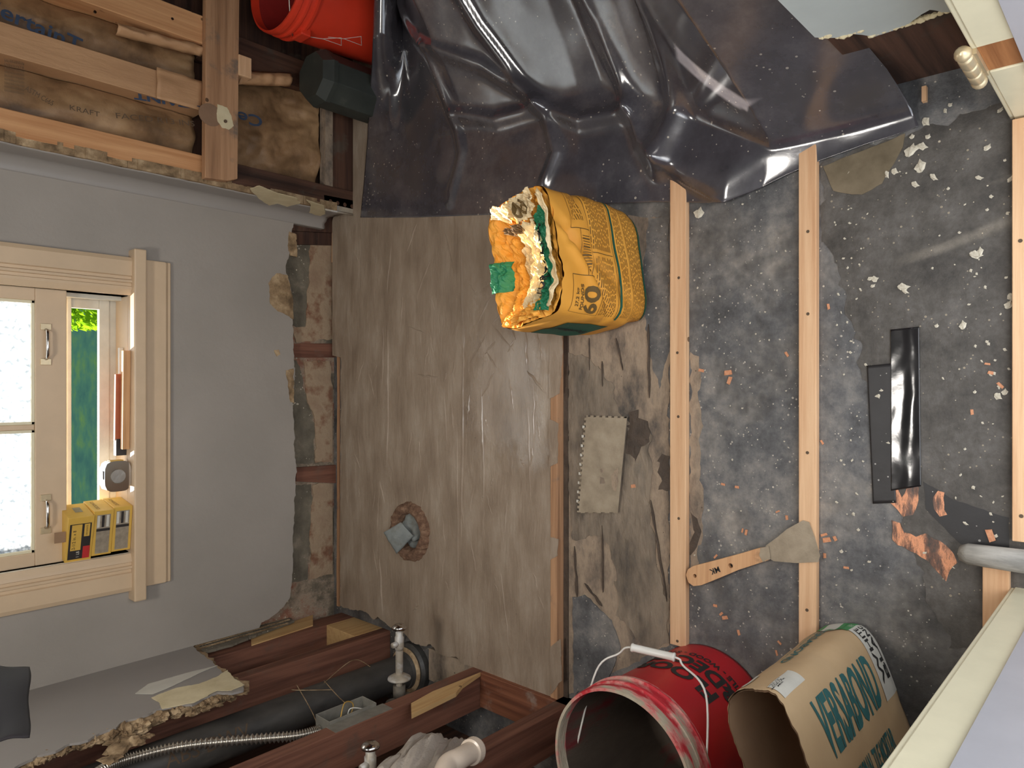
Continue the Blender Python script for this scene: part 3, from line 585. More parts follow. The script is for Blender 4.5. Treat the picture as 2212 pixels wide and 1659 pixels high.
# ================================================================ WINDOW
w1 = bpy.data.objects.new('window_1', None); COL.objects.link(w1); w1.location = (-0.12, YB, 0.746); struct(w1); w1['label'] = 'cream sash window raised above a cluttered sill'
obj('window_sill', MB().box(-0.648, 0.403, 2.245, 2.30, 0.711, 0.746).box(WX0, WX1, 2.30, 2.40, 0.711, 0.746), M['cream'], w1, bevel=0.004)
ap = [(2.272, 0.711), (2.272, 0.645), (2.278, 0.636), (2.278, 0.628), (2.29, 0.624), (2.29, 0.711)]
obj('apron', MB().prism([Vector((-0.614, y, z)) for y, z in ap], (0.991, 0, 0)), M['cream'], w1, bevel=0.003)
def casing(xo, xi):
    s = 1 if xi > xo else -1; prof = [(0, 2.29), (0, 2.27), (0.012, 2.264), (0.055, 2.264), (0.058, 2.270), (0.066, 2.270), (0.069, 2.262), (0.076, 2.262), (0.078, 2.268), (0.086, 2.268), (0.088, 2.264), (0.096, 2.266), (0.112, 2.272), (0.112, 2.29)]
    return MB().prism([Vector((xo+s*a, y, 0.746)) for a, y in prof], (0, 0, 1.08))
obj('casing', casing(0.378, 0.265), M['cream'], w1); obj('casing', casing(-0.618, -0.505), M['cream'], w1)
obj('head_casing', MB().box(-0.65, 0.41, 2.262, 2.29, 1.72, 1.84), M['cream'], w1)
# frame, stops, reveal
obj('frame', MB().box(WX0-0.02, WX0, 2.28, 2.45, 0.72, 1.74).box(WX1, WX1+0.02, 2.28, 2.45, 0.72, 1.74).box(WX0, WX1, 2.28, 2.45, 1.70, 1.74)
    .box(WX1-0.012, WX1, 2.35, 2.38, 0.746, 1.7).box(WX0, WX0+0.012, 2.35, 2.38, 0.746, 1.7), M['pale'], w1)
obj('sill_slope', MB().prism([Vector((WX0, y, z)) for y, z in ((2.40, 0.70), (2.40, 0.772), (2.44, 0.764), (2.55, 0.70))], (WX1-WX0, 0, 0)), M['pale'], w1)
# storm sash with the narrow clear opening
SZ0, SZ1 = 0.793, 0.874
sx0, sx1 = -0.46, 0.228
obj('storm_sash', MB().box(WX0, WX1, 2.395, 2.415, 0.765, SZ0).box(WX0, WX1, 2.395, 2.42, SZ1, 0.93).box(WX0, sx0, 2.395, 2.415, SZ0, SZ1).box(sx1, WX1, 2.395, 2.415, SZ0, SZ1).box(WX0, WX1, 2.385, 2.40, SZ1-0.003, SZ1+0.008), M['pale'], w1, bevel=0.0015)
obj('upper_storm_frame', MB().box(WX0, WX0+0.03, 2.395, 2.415, 0.93, 1.7).box(WX1-0.03, WX1, 2.395, 2.415, 0.93, 1.7), M['pale'], w1)
# inner sash
s0, s1 = 0.906, 0.983
sash = MB().box(WX0, WX1, 2.305, 2.34, s0, s1).box(WX0, -0.468, 2.305, 2.34, s1, 1.68).box(0.232, WX1, 2.305, 2.34, s1, 1.68).box(-0.1275, -0.1125, 2.31, 2.335, s1, 1.68).box(WX0, WX1, 2.305, 2.34, 1.64, 1.70)
sa = obj('sash', sash, M['cream'], w1, bevel=0.002)
for (a, b) in ((-0.468, -0.1275), (-0.1125, 0.232)):
    obj('pane', MB().box(a, b, 2.320, 2.324, s1, 1.65), M['glass'], sa)
    gb = MB()
    for (x0, x1, z0, z1) in ((a, a+0.008, s1, 1.64), (b-0.008, b, s1, 1.64), (a, b, s1, s1+0.008)): gb.box(x0, x1, 2.309, 2.319, z0, z1)
    obj('glazing_bead', gb, M['jamb'], sa, bevel=0.001)
for (x0, x1) in ((0.062, 0.160), (-0.410, -0.318)):
    zc = 0.958; hb = MB().tube([Vector((x, y, zc)) for x, y in ((x0+0.008, 2.303), (x0+0.010, 2.29), (x0+0.02, 2.283), (x1-0.02, 2.283), (x1-0.01, 2.29), (x1-0.008, 2.303))], 0.0042, 10)
    h = obj('handle', hb, M['chrome'], sa, smooth=True)
    for x in (x0, x1): obj('handle_foot', MB().box(x-0.009, x+0.009, 2.300, 2.306, zc-0.013, zc+0.013), M['brass'], h, bevel=0.001)

# outside: lawn and hedge
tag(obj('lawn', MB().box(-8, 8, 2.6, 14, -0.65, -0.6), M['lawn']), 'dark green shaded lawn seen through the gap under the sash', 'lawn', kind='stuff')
hm = MB(); rh = random.Random(2)
for _ in range(9000):
    x = 0.34+2.4*rh.random()**1.5; y = 4.4+0.5*rh.random(); z = -0.57+1.2*rh.random()
    n_ = Vector((rh.uniform(-1, 1), rh.uniform(-1, 1), rh.uniform(-.5, 1))).normalized(); a = n_.orthogonal().normalized(); b = n_.cross(a); k = rh.uniform(.02, .045); c_ = Vector((x, y, z))
    hm.add([c_-a*k, c_+b*k*0.45, c_+a*k, c_-b*k*0.45], [(0, 1, 2, 3)])
hmat = bpy.data.materials.new('backlit_leaves'); hmat.use_nodes = True; nt = hmat.node_tree; nt.nodes.clear()
d_ = nt.nodes.new('ShaderNodeBsdfDiffuse'); t_ = nt.nodes.new('ShaderNodeBsdfTranslucent'); m2 = nt.nodes.new('ShaderNodeMixShader'); o2 = nt.nodes.new('ShaderNodeOutputMaterial')
d_.inputs[0].default_value = C(96, 140, 30); t_.inputs[0].default_value = C(130, 170, 30); m2.inputs[0].default_value = 0.6
nt.links.new(d_.outputs[0], m2.inputs[1]); nt.links.new(t_.outputs[0], m2.inputs[2]); nt.links.new(m2.outputs[0], o2.inputs[0])
tag(obj('hedge', hm, hmat), 'bright sunlit yellow-green hedge outside the window', 'hedge')

# ================================================================ MORTAR BED, SCREED STRIPS
mz = 0.03
bedl = [(735, 474), (735, 600), (736, 900), (735, 1308), (762, 1318), (790, 1322), (806, 1338), (815, 1332), (832, 1345), (852, 1362), (870, 1366), (890, 1388), (912, 1395), (930, 1392), (945, 1412), (970, 1420), (985, 1418), (1002, 1436), (1040, 1450), (1065, 1474), (1100, 1484), (1130, 1492), (1160, 1502), (1190, 1512)]
bp_ = torn([FL(x, y, mz) for x, y in bedl], 0.004, 0.014, plane='XY', seed=14)
fr = FL(1190, 700, mz).y
outl = bp_+[Vector((0.62, fr, mz)), Vector((1.6, fr+0.1, mz)), Vector((1.6, 2.165, mz)), Vector((0.64, 2.165, mz)), Vector((0.63, 2.29, mz))]
outl[0].y = 2.295; outl[0].x = 0.61
for p in bp_[:60]:
    if p.y > 2.2: p.y = 2.297
hc = FL(887, 1148, mz)
hole = [hc+Vector((0.062*math.cos(-2*PI*k/28), 0.062*math.sin(-2*PI*k/28), 0)) for k in range(28)]
bed = tag(obj('mortar_bed', MB().prism([outl, hole], (0, 0, -mz)), M['bed']), 'smooth grey-brown mortar bed covering the far half of the floor', 'mortar bed')
# trowel ridges and wet patches on the bed
rg = MB(); rr_ = random.Random(5)
def ridge(p, q, w, h):
    a, b = FL(*p, mz), FL(*q, mz); n = 14; d = (b-a).normalized(); s = Vector((-d.y, d.x, 0)); vs = []
    for i in range(n+1):
        t = i/n; c = a.lerp(b, t)+s*0.004*nz(t*5, a.x*9, a.y*7); ww = w*math.sin(PI*t)**0.5+0.0003; hh = h*math.sin(PI*t)**0.5*(0.7+0.5*nz(t*9, a.y*20))
        vs += [c-s*ww, c+s*ww*0.6+Vector((0, 0, hh*1.9)), c+s*ww]
    fs = []
    for i in range(n): k = i*3; fs += [(k, k+1, k+4, k+3), (k+1, k+2, k+5, k+4)]
    rg.add(vs, fs)
for (p, q, w, h) in (((838, 690), (836, 1010), .006, .003), ((828, 700), (826, 830), .004, .003), ((995, 500), (1000, 760), .006, .003), ((1000, 780), (996, 1180), .005, .0025), ((985, 900), (990, 1300), .004, .002),
                     ((1040, 830), (1045, 1080), .004, .004), ((1153, 830), (1153, 980), .003, .003), ((1050, 720), (1012, 790), .003, .003), ((1072, 735), (1046, 765), .003, .003), ((1050, 760), (1075, 800), .003, .003), ((1135, 705), (1138, 800), .003, .004),
                     ((1138, 800), (1180, 850), .004, .004), ((1068, 800), (1040, 860), .003, .003), ((1015, 850), (1008, 920), .005, .004), ((900, 480), (880, 545), .004, .003), ((845, 520), (835, 640), .004, .002), ((960, 500), (985, 610), .003, .003), ((1140, 870), (1146, 1080), .003, .002),
                     ((820, 1200), (826, 1330), .005, .004), ((930, 560), (900, 640), .004, .002), ((1080, 1230), (1100, 1400), .003, .002), ((1110, 760), (1062, 700), .003, .003), ((1062, 700), (1100, 660), .003, .003), ((1030, 700), (1060, 640), .003, .003), ((1100, 690), (1112, 735), .004, .005), ((1110, 735), (1096, 760), .003, .004), ((1160, 720), (1172, 780), .003, .003), ((1004, 700), (1000, 820), .004, .004), ((1186, 600), (1188, 700), .003, .002), ((880, 705), (918, 720), .002, .003), ((900, 810), (948, 815), .003, .004), ((905, 950), (908, 1010), .002, .003), ((960, 850), (965, 960), .002, .003), ((975, 870), (980, 930), .002, .003)): ridge(p, q, w, h)
for i in range(60):
    x = rr_.uniform(760, 1170); y = rr_.uniform(500, 1400); l = rr_.uniform(15, 80)
    if y > 1330+0.35*(x-800) or (830 < x < 950 and 1060 < y < 1240) or (x > 1040 and y < 700): continue
    ridge((x, y), (x+rr_.uniform(-14, 14), y+l), rr_.uniform(.002, .004), rr_.uniform(.001, .002))
obj('trowel_marks', rg, M['bed'], bed, smooth=True)['kind'] = 'stuff'
yk0, yk1 = FL(1222, 800, 0.0).y, fr
scr = tag(obj('screed_strip', MB().box(-0.90, 0.64, yk0+0.004, yk1, 0.0, 0.033), M['old_x'], bevel=0.002), 'mortar-smeared wood strip edging the mortar bed', 'wood strip')
for k, pl in enumerate([[(1186, 700), (1212, 705), (1216, 760), (1208, 850), (1186, 862)], [(1186, 905), (1206, 915), (1204, 1000), (1186, 1010)], [(1188, 1160), (1206, 1165), (1204, 1200), (1188, 1210)], [(1188, 1400), (1210, 1380), (1214, 1470), (1190, 1500)], [(1186, 470), (1215, 470), (1215, 690), (1186, 690)]]):
    obj('mortar_smear', MB().prism(torn([FL(x, y, 0.0345) for x, y in pl], 0.003, 0.012, closed=True, plane='XY', seed=80+k), (0, 0, -0.0015)), M['bed'], scr)
obj_dark = tag(obj('mortar_gap', MB().box(-0.9, 0.64, yk0-0.012, yk0+0.003, 0.0, 0.006), M['damp']), 'dark line along the foot of the edging strip', 'damp line')  # dark-toned line laid against the foot of the strip

def sleeper(px0, px1, X0, X1, h, label):
    y1 = FL(px0, 800, h).y; y0 = FL(px1, 800, h).y
    return tag(obj('sleeper', MB().box(X0, X1, y0, y1, 0, h), M['pine_x'], bevel=0.0015), label, 'wood strip')
s1_ = sleeper(1447, 1481, -0.63, 1.5, 0.019, 'pale wood strip on the floor just in front of the yellow bag')
s2_ = sleeper(1725, 1763, -0.80, 0.58, 0.019, 'pale wood strip lying under the putty knife blade')
s3_ = sleeper(2186, 2250, FL(2190, 1165).x, 0.47, 0.019, 'pale wood strip across the doorway threshold')
s4_ = tag(obj('sleeper', MB().box(FL(2150, 1345).x-0.03, FL(2150, 1206).x, FL(2180, 1200, .019).y, FL(2122, 1200, .019).y, 0, 0.019), M['pine_x'], bevel=0.0015), 'short pale wood offcut at the foot of the left door jamb', 'wood strip')
for s, zt, ps in ((s1_, .0195, ((1463, 762), (1465, 900), (1463, 1385), (1466, 600), (1466, 1120))), (s2_, .0195, ((1745, 678), (1744, 978), (1743, 1318), (1745, 500), (1745, 1140))), (s3_, .0195, ((2206, 1115), (2204, 520)))):
    for (x, y) in ps: obj('nail_hole', MB().lathe([(0.0, 0.0), (0.0035, 0.0), (0.0035, -0.001)], FL(x, y, zt), n=10), M['dimink'], s)

# rough ground between edging strip and first sleeper: smears and stains lying on the felt
def smear(name, pl, z, m, label, cat, seed, amp=0.006, dome=0.0):
    pts = torn([FL(x, y, z) for x, y in pl], amp, 0.016, closed=True, plane='XY', seed=seed)
    return tag(obj(name, MB().prism(pts, (0, 0, -(z-0.0002))), m), label, cat)
smear('mortar_stain', [(1228, 470), (1445, 470), (1446, 1394), (1230, 1500), (1222, 1480)], 0.0012, M['tan'], 'dried tan mortar film between the edging strip and first sleeper', 'mortar stain', 100)
smear('dust_stain', [(1400, 470), (1446, 470), (1446, 760), (1425, 840), (1400, 760), (1385, 620)], 0.0018, M['felt'], 'dark dusty patch of felt beside the yellow bag', 'felt patch', 101)
smear('mortar_smear', [(1226, 760), (1262, 770), (1300, 800), (1325, 830), (1335, 890), (1356, 910), (1400, 930), (1408, 1000), (1404, 1060), (1392, 1110), (1352, 1135), (1340, 1200), (1300, 1160), (1236, 1165), (1228, 1000)], 0.004, M['lump'], 'rough grey mortar spilled around the notched trowel', 'mortar smear', 102, 0.010)
smear('mortar_smear', [(1340, 1040), (1400, 1060), (1412, 1150), (1430, 1260), (1446, 1300), (1446, 1390), (1400, 1400), (1330, 1330), (1320, 1200)], 0.003, M['lump'], 'rough grey mortar between the trowel and the red bucket', 'mortar smear', 103, 0.010)
smear('damp_stain', [(1358, 890), (1378, 885), (1398, 910), (1402, 945), (1385, 965), (1372, 1000), (1352, 980)], 0.0044, M['damp'], 'dark damp stain right of the notched trowel', 'damp stain', 104, 0.018)
smear('damp_stain', [(1430, 980), (1446, 985), (1446, 1060), (1422, 1058), (1420, 1020)], 0.0016, M['damp'], 'dark damp stain against the first sleeper', 'damp stain', 105, 0.014)
smear('damp_stain', [(1491, 1105), (1506, 1120), (1512, 1160), (1500, 1190), (1491, 1200)], 0.0012, M['damp'], 'dark damp stain just past the first sleeper above the knife', 'damp stain', 106, 0.012)
smear('felt_patch', [(1236, 1290), (1262, 1285), (1320, 1340), (1340, 1400), (1310, 1480), (1240, 1500)], 0.0048, M['felt'], 'scuffed dark felt patch beside the edging strip, left of the red bucket', 'felt patch', 107, 0.004)
smear('tan_dust', [(1491, 760), (1510, 770), (1514, 980), (1520, 1100), (1506, 1240), (1491, 1240)], 0.0008, M['tan'], 'tan dust drifted along the first sleeper', 'dust', 108, 0.006)
smear('felt_area', [(1776, 350), (2300, 180), (2300, 1400), (2050, 1400), (2000, 1290), (1930, 1000), (1860, 800), (1830, 640), (1776, 500)], 0.0012, M['feltdark'], 'darker brown-black felt near the doorway', 'felt patch', 109, 0.01)
fq = [FL(x, y, 0.002) for x, y in ((1924, 712), (1986, 706), (1990, 1050), (1925, 1060))]
def film(u, v):
    p = fq[0].lerp(fq[1], u).lerp(fq[3].lerp(fq[2], u), v); return p+Vector((0, 0, 0.0016+0.0022*math.exp(-((u-0.72-0.08*math.sin(v*5))/0.25)**2)*(0.7+0.6*nz(v*3, 2))+0.0004*nz(u*3, v*9)))
tp = tag(obj('tape_strip', MB().grid(film, 30, 90), M['film'], smooth=True, solid=0.001), 'glossy wet black strip on the floor reflecting the added ceiling fill light', 'tape')
fq2 = [FL(x, y, 0.002) for x, y in ((1873, 790), (1926, 785), (1936, 1086), (1886, 1088))]
tag(obj('tape_strip', MB().grid(lambda u, v: fq2[0].lerp(fq2[1], u).lerp(fq2[3].lerp(fq2[2], u), v)+Vector((0, 0, 0.0012+0.0002*nz(u*3, v*8))), 14, 40), M['dullfilm'], smooth=True, solid=0.001), 'dark strip of tape lapped along the glossy wet strip', 'tape')
smear('bare_patch', [(1916, 1056), (1940, 1058), (1948, 1075), (1962, 1040), (1982, 1036), (1984, 1080), (1972, 1112), (1950, 1116), (1938, 1100), (1922, 1085)], 0.0019, M['copper'], 'small coppery brown patch at the end of the glossy black strip', 'worn patch', 111, 0.006)
smear('bare_patch', [(2016, 1074), (2026, 1060), (2040, 1064), (2040, 1090), (2046, 1112), (2030, 1116), (2018, 1100)], 0.0019, M['copper'], 'smallest coppery brown patch, beside the black felt strip', 'worn patch', 121, 0.004)
smear('bare_patch', [(1926, 1124), (1944, 1130), (1952, 1150), (2000, 1152), (2030, 1168), (2060, 1196), (2068, 1216), (2052, 1232), (2044, 1256), (2020, 1230), (1990, 1204), (1950, 1180), (1928, 1166)], 0.0019, M['copper'], 'largest coppery brown worn patch on the dark floor', 'worn patch', 131, 0.007)
smear('felt_seam', [(1994, 1040), (2060, 1080), (2180, 1118), (2180, 1190), (2075, 1175), (2040, 1140), (2000, 1100)], 0.0016, M['dullfilm'], 'black overlapping strip of felt near the grey rod', 'felt strip', 112, 0.002)
smear('paper_patch', [(1778, 360), (1955, 288), (1950, 318), (1905, 396), (1862, 420), (1800, 412)], 0.003, mat('brown_felt_patch', [(0.3, C(92, 80, 60)), (0.7, C(124, 110, 88))], scale=14, rough=0.8), 'tan patch of floor under the near edge of the liner', 'patch', 113, 0.002)

for (p_, q_, w_) in (((1300, 1135), (1302, 1280), .0035), ((1240, 1180), (1246, 1290), .005), ((1300, 780), (1301, 835), .003), ((1272, 730), (1273, 800), .002), ((1405, 1080), (1440, 1300), .004), ((1262, 1260), (1300, 1310), .005), ((1330, 730), (1345, 800), .003), ((1400, 700), (1402, 860), .004)):
    a_, b_ = FL(*p_, 0.0062), FL(*q_, 0.0062); d_ = (b_-a_).normalized(); s_ = Vector((-d_.y, d_.x, 0))*w_
    pl_ = [a_]+[a_.lerp(b_, t)+s_*(0.6+0.8*nz(t*7, w_*900)) for t in (.15, .3, .45, .6, .75, .9)]+[b_]+[a_.lerp(b_, t)-s_*(0.6+0.8*nz(t*7, w_*1900)) for t in (.9, .75, .6, .45, .3, .15)]
    tag(obj('crack', MB().prism(pl_, (0, 0, -0.003)), M['damp']), 'dark crack in the rough mortar beside the edging strip', 'crack', 'cracks in the rough mortar')

# ================================================================ PIPE HOLE WITH FIBROUS RING
rgx = thing('flange_ring', hc, 'fibrous brown ring around the drain hole in the mortar bed', 'drain ring')
def fib(p, r, h, t): return p+Vector((math.cos(t), math.sin(t), 0.6))*0.006*noise.noise(Vector((p.x*90, p.y*90, h*60)))+Vector((0, 0, 0.008*nz(p.x*25, p.y*25)))
obj('ring', MB().lathe([(0.056, -0.03), (0.058, 0.0), (0.062, 0.014), (0.074, 0.022), (0.086, 0.018), (0.094, 0.008), (0.099, -0.004)], hc, n=110, fn=fib), M['fibre'], rgx)
obj('drain_wall', MB().lathe([(0.060, 0.0), (0.058, -0.12), (0.0, -0.12)], hc, n=40), M['abs'], rgx)
rg2 = thing('rag', hc+Vector((-0.015, 0.02, -0.02)), 'crumpled blue-grey rag stuffed in the drain hole', 'rag')
rc = MB(); blob(rc, hc+Vector((0.0, 0.0, -0.03)), 0.05, (1, 1, 0.8), 77, 26, 0.6)
obj('rag_wad', rc, M['bluerag'], rg2, smooth=True)
A_, B_, C_, D_ = FL(829, 1150, 0.09), FL(866, 1128, 0.07), FL(893, 1158, 0.045), FL(857, 1196, 0.06)
obj('rag_flap', MB().grid(lambda u, v: (A_.lerp(B_, u)).lerp(D_.lerp(C_, u), v)+Vector((0, 0, 0.01*math.sin(PI*u)*math.sin(PI*v)+0.003*nz(u*4, v*4))), 14, 14), M['bluerag'], rg2, smooth=True, solid=0.003)

# ================================================================ LEFT WALL PLUMBING
pc = Vector((-0.955, 1.86, 0.0))
dp = thing('drain_pipe', pc, 'thick black plastic drain pipe rising between the left wall studs', 'pipe')
obj('pipe', MB().lathe([(0.054, 0.0), (0.054, 2.3)], pc, n=48), M['abs'], dp, smooth=True)
obj('hub', MB().lathe([(0.085, -0.02), (0.085, 0.02), (0.078, 0.03), (0.062, 0.03), (0.058, 0.05), (0.054, 0.05)], pc, n=48), M['abs'], dp, smooth=False)
obj('hub_collar', MB().lathe([(0.056, 0.028), (0.073, 0.0315), (0.073, 0.034), (0.056, 0.04)], pc, n=48), M['crumb'], dp, smooth=True)
lettering('ABS DWV', 0.05, lambda x, y: Vector((pc.x+0.0548*math.cos(-1.15+y/0.054), pc.y+0.0548*math.sin(-1.15+y/0.054), 0.72-x)), M['dimink'], dp, maxedge=0.01)

# supply pipe with tee and valve stub
sx, sy = -0.925, 1.63
wp = thing('supply_pipe', (sx, sy, 0.0), 'thin dusty water pipe with a tee in front of the black pipe', 'pipe')
obj('pipe', MB().tube([Vector((sx, sy, 0.0)), Vector((sx, sy, 0.60))], 0.013, 14), M['oldpipe'], wp, smooth=True)
vz = XW(838, 1500, sx).z
vz = 0.245
for z in (vz-0.03, vz+0.03, 0.09): obj('pipe_collar', MB().lathe([(0.013, -0.008), (0.019, -0.006), (0.019, 0.006), (0.013, 0.008)], (sx, sy, z), n=20), M['oldpipe'], wp)
obj('tee', MB().tube([Vector((sx, sy, vz-0.03)), Vector((sx, sy, vz+0.03))], 0.018, 16).tube([Vector((sx, sy, vz)), Vector((sx+0.05, sy, vz))], 0.018, 16), M['oldpipe'], wp, smooth=True)
def valve(x0, y0, z0, L, label, parts=True):
    v = thing('shutoff_valve', (x0, y0, z0), label, 'valve')
    ax = (1, 0, 0); o = Vector((x0, y0, z0))
    obj('stub', MB().lathe([(0.009, 0.0), (0.009, L*0.25), (0.011, L*0.3), (0.011, L*0.62)], o, ax, 20), M['dusty'], v, smooth=True)
    obj('escutcheon', MB().lathe([(0.009, L*0.17), (0.034, L*0.19), (0.033, L*0.21), (0.02, L*0.25), (0.009, L*0.26)], o, ax, 32), M['dusty'], v, smooth=True)
    obj('valve_body', MB().lathe([(0.0, L*0.60), (0.012, L*0.60), (0.0135, L*0.64), (0.0135, L*0.78), (0.011, L*0.8), (0.011, L*0.88), (0.0, L*0.89)], o, ax, 20).tube([o+Vector((L*0.7, 0, 0)), o+Vector((L*0.7, -0.005, 0.028))], 0.008, 12), M['dusty'], v, smooth=True)
    obj('valve_knob', MB().lathe([(0, L*0.88), (0.016, L*0.88), (0.021, L*0.90), (0.021, L*0.93), (0.014, L*0.96), (0, L*0.97)], o, ax, 28, fn=lambda p, r, h, t: Vector((p.x, y0+(p.y-y0)*1.0, z0+(p.z-z0)*1.0))), M['chrome'], v, smooth=True)
    return v
valve(sx+0.03, sy, vz, 0.205, 'dusty chrome shut-off valve with round flange standing off the thin pipe')
kn = XW(800, 1603, -0.80)
valve(kn.x-0.165, kn.y, kn.z, 0.17, 'chrome knobbed valve at the bottom of the open stud bay beside the rag')
# armoured cable
pth = [XW(x, y, -0.885) for x, y in ((180, 1690), (235, 1655), (300, 1633), (400, 1611), (532, 1598), (640, 1589), (692, 1577))]
def catmull(P, n):
    out = []; Q = [P[0]]+P+[P[-1]]
    for i in range(1, len(Q)-2):
        for j in range(n):
            t = j/n; a, b, c, d = Q[i-1], Q[i], Q[i+1], Q[i+2]
            out.append(0.5*((2*b)+(c-a)*t+(2*a-5*b+4*c-d)*t*t+(3*b-a-3*c+d)*t**3))
    return out+[P[-1]]
cp_ = catmull(pth, 84); cab = MB().tube(cp_, [0.0105+0.0028*math.sin(i*2*PI/7.0) for i in range(len(cp_))], 14)
tag(obj('armoured_cable', cab, plain('armour', C(196, 190, 180), 0.28, metal=0.9, var=0.1), smooth=True), 'silver ribbed flexible metal conduit running up the left wall', 'conduit')
# junction box
jb0 = XW(760, 1545, -0.875)
jb = thing('junction_box', jb0, 'open grey steel junction box with loose wires on the stud', 'electrical box')
yb_, zb_2 = 1.545, jb0.z
z0_, z1_ = XW(825, 1530, -0.86).z, XW(700, 1560, -0.86).z
x0_, x1_ = -0.925, -0.852; y0_, y1_ = 1.546, 1.608
m_ = MB().box(x0_, x0_+0.003, y0_, y1_, z0_, z1_).box(x0_, x1_, y0_, y0_+0.002, z0_, z1_).box(x0_, x1_, y1_-0.002, y1_, z0_, z1_).box(x0_, x1_, y0_, y1_, z0_, z0_+0.002).box(x0_, x1_, y0_, y1_, z1_-0.002, z1_)
obj('box_shell', m_, M['jbox'], jb, bevel=0.001)
obj('mounting_flange', MB().box(-0.864, -0.8605, 1.503, 1.546, z0_-0.02, z1_+0.01), M['jbox'], jb)
def wirep(pts, m, r=0.0016, name='wire'): return obj(name, MB().tube(catmull([Vector(p) for p in pts], 8), r, 6), m, jb, smooth=True)
zm = (z0_+z1_)/2
wirep([(x0_+0.01, 1.56, z1_-0.03), (-0.87, 1.565, z1_-0.045), (-0.84, 1.585, zm), (-0.86, 1.59, zm-0.03), (x0_+0.01, 1.58, zm+0.01)], plain('yellow_wire', C(190, 150, 70), 0.5))
wirep([(x0_+0.01, 1.57, zm), (-0.86, 1.58, zm-0.01), (-0.87, 1.57, z0_+0.02)], M['white'])
for (a, b, c_) in (((640, 1478), (690, 1560), (676, 1600)), ((700, 1470), (740, 1510), (760, 1530)), ((700, 1475), (770, 1430), (800, 1440)), ((630, 1490), (660, 1495), (720, 1490))):
    q = catmull([XW(a[0], a[1], -0.90), XW(b[0]-8, b[1]-4, -0.892), XW(*c_, -0.90)], 8)
    tag(obj('loose_thread', MB().tube(q, 0.0012, 5), M['crumb'], smooth=True), 'thin fibre strand clinging to the black pipe', 'thread', 'fibre strands on the black pipe')

# rag and white elbow in the near bay
rr3 = MB()
qa, qb, qc, qd = XW(812, 1665, -0.82), XW(905, 1585, -0.84), XW(1010, 1600, -0.88), XW(930, 1700, -0.84)
rr3.grid(lambda u, v: qa.lerp(qb, u).lerp(qd.lerp(qc, u), v)+Vector((0.03*math.sin(PI*v)*math.sin(PI*u)+0.02*nz(u*2.5, v*5, 3)+0.01*nz(u*4, v*14, 8), 0, 0.01*nz(u*5, v*5))), 50, 50)
tag(obj('rag', rr3, M['rag'], smooth=True, solid=0.003), 'pale grey ribbed rag stuffed in the stud bay beside the white elbow', 'rag')
el = thing('pipe_elbow', XW(1000, 1640, -0.84), 'white plastic pipe elbow resting on the pale rag', 'pipe elbow')
e0, e1, e2, e3 = XW(950, 1700, -0.80), XW(965, 1655, -0.79), XW(990, 1640, -0.79), XW(1022, 1622, -0.80)
obj('elbow_pipe', MB().tube(catmull([e0, e1, e2, e3], 10), 0.022, 24), M['pvc'], el, smooth=True)
ed = (e3-e2).normalized(); obj('collar', MB().lathe([(0.021, -0.006), (0.027, -0.004), (0.028, 0.014), (0.024, 0.022), (0.019, 0.022), (0.018, 0.0)], e3-ed*0.008, tuple(ed), 32), M['pvc'], el, smooth=False)

# ================================================================ RED BUCKET
RBX, RBY = -0.766, 0.785
rb, rr = bucket('bucket', RBX, RBY, 0.004, 'red bucket with mortar-smeared rim and white grip beside the tan bag', M['red'], M['redrim'], M['redin'], r0=0.150, r1=0.155)
def rmap(th0, z0): return lambda x, y: (lambda th, z: Vector((RBX+(rr(z)+0.0012)*math.cos(th), RBY+(rr(z)+0.0012)*math.sin(th), 0.004+z)))(th0+x/0.152, z0+y)
for s, sz, th0, z0, bo, sp_ in (('FLOOR', 0.062, -0.12, 0.175, 0.0025, 1.0), ('&DECOR', 0.062, -0.12, 0.115, 0.0025, 1.0), ('TILE - WOOD - STONE', 0.022, -0.12, 0.075, 0.0008, 1.05)):
    lettering(s, sz, rmap(th0, z0), M['ink'], rb, bold=bo, maxedge=0.012, space=sp_)
# bail wire and grip
Lg, Rg = Vector((RBX-0.02, RBY+0.152, 0.31)), Vector((RBX+0.02, RBY-0.152, 0.31))
gm0, gm1 = Vector((RBX+0.205, RBY+0.045, 0.26)), Vector((RBX+0.200, RBY-0.045, 0.235))
wire = catmull([Lg, Lg.lerp(gm0, 0.5)+Vector((0.05, 0.02, 0)), gm0+Vector((-0.02, 0.03, 0.004)), gm0, gm1, gm1+Vector((-0.012, -0.018, 0.0)), gm1.lerp(Rg, 0.5)+Vector((0.05, -0.035, 0)), Rg], 8)
hd = obj('bail_handle', MB().tube(wire, 0.0022, 8), M['white'], rb, smooth=True)
obj('grip', MB().tube([gm0, gm0.lerp(gm1, 0.03), gm0.lerp(gm1, 0.06), gm0.lerp(gm1, 0.94), gm0.lerp(gm1, 0.97), gm1], [0.0085, 0.0095, 0.008, 0.008, 0.0095, 0.0085], 18), M['white'], hd, smooth=True)

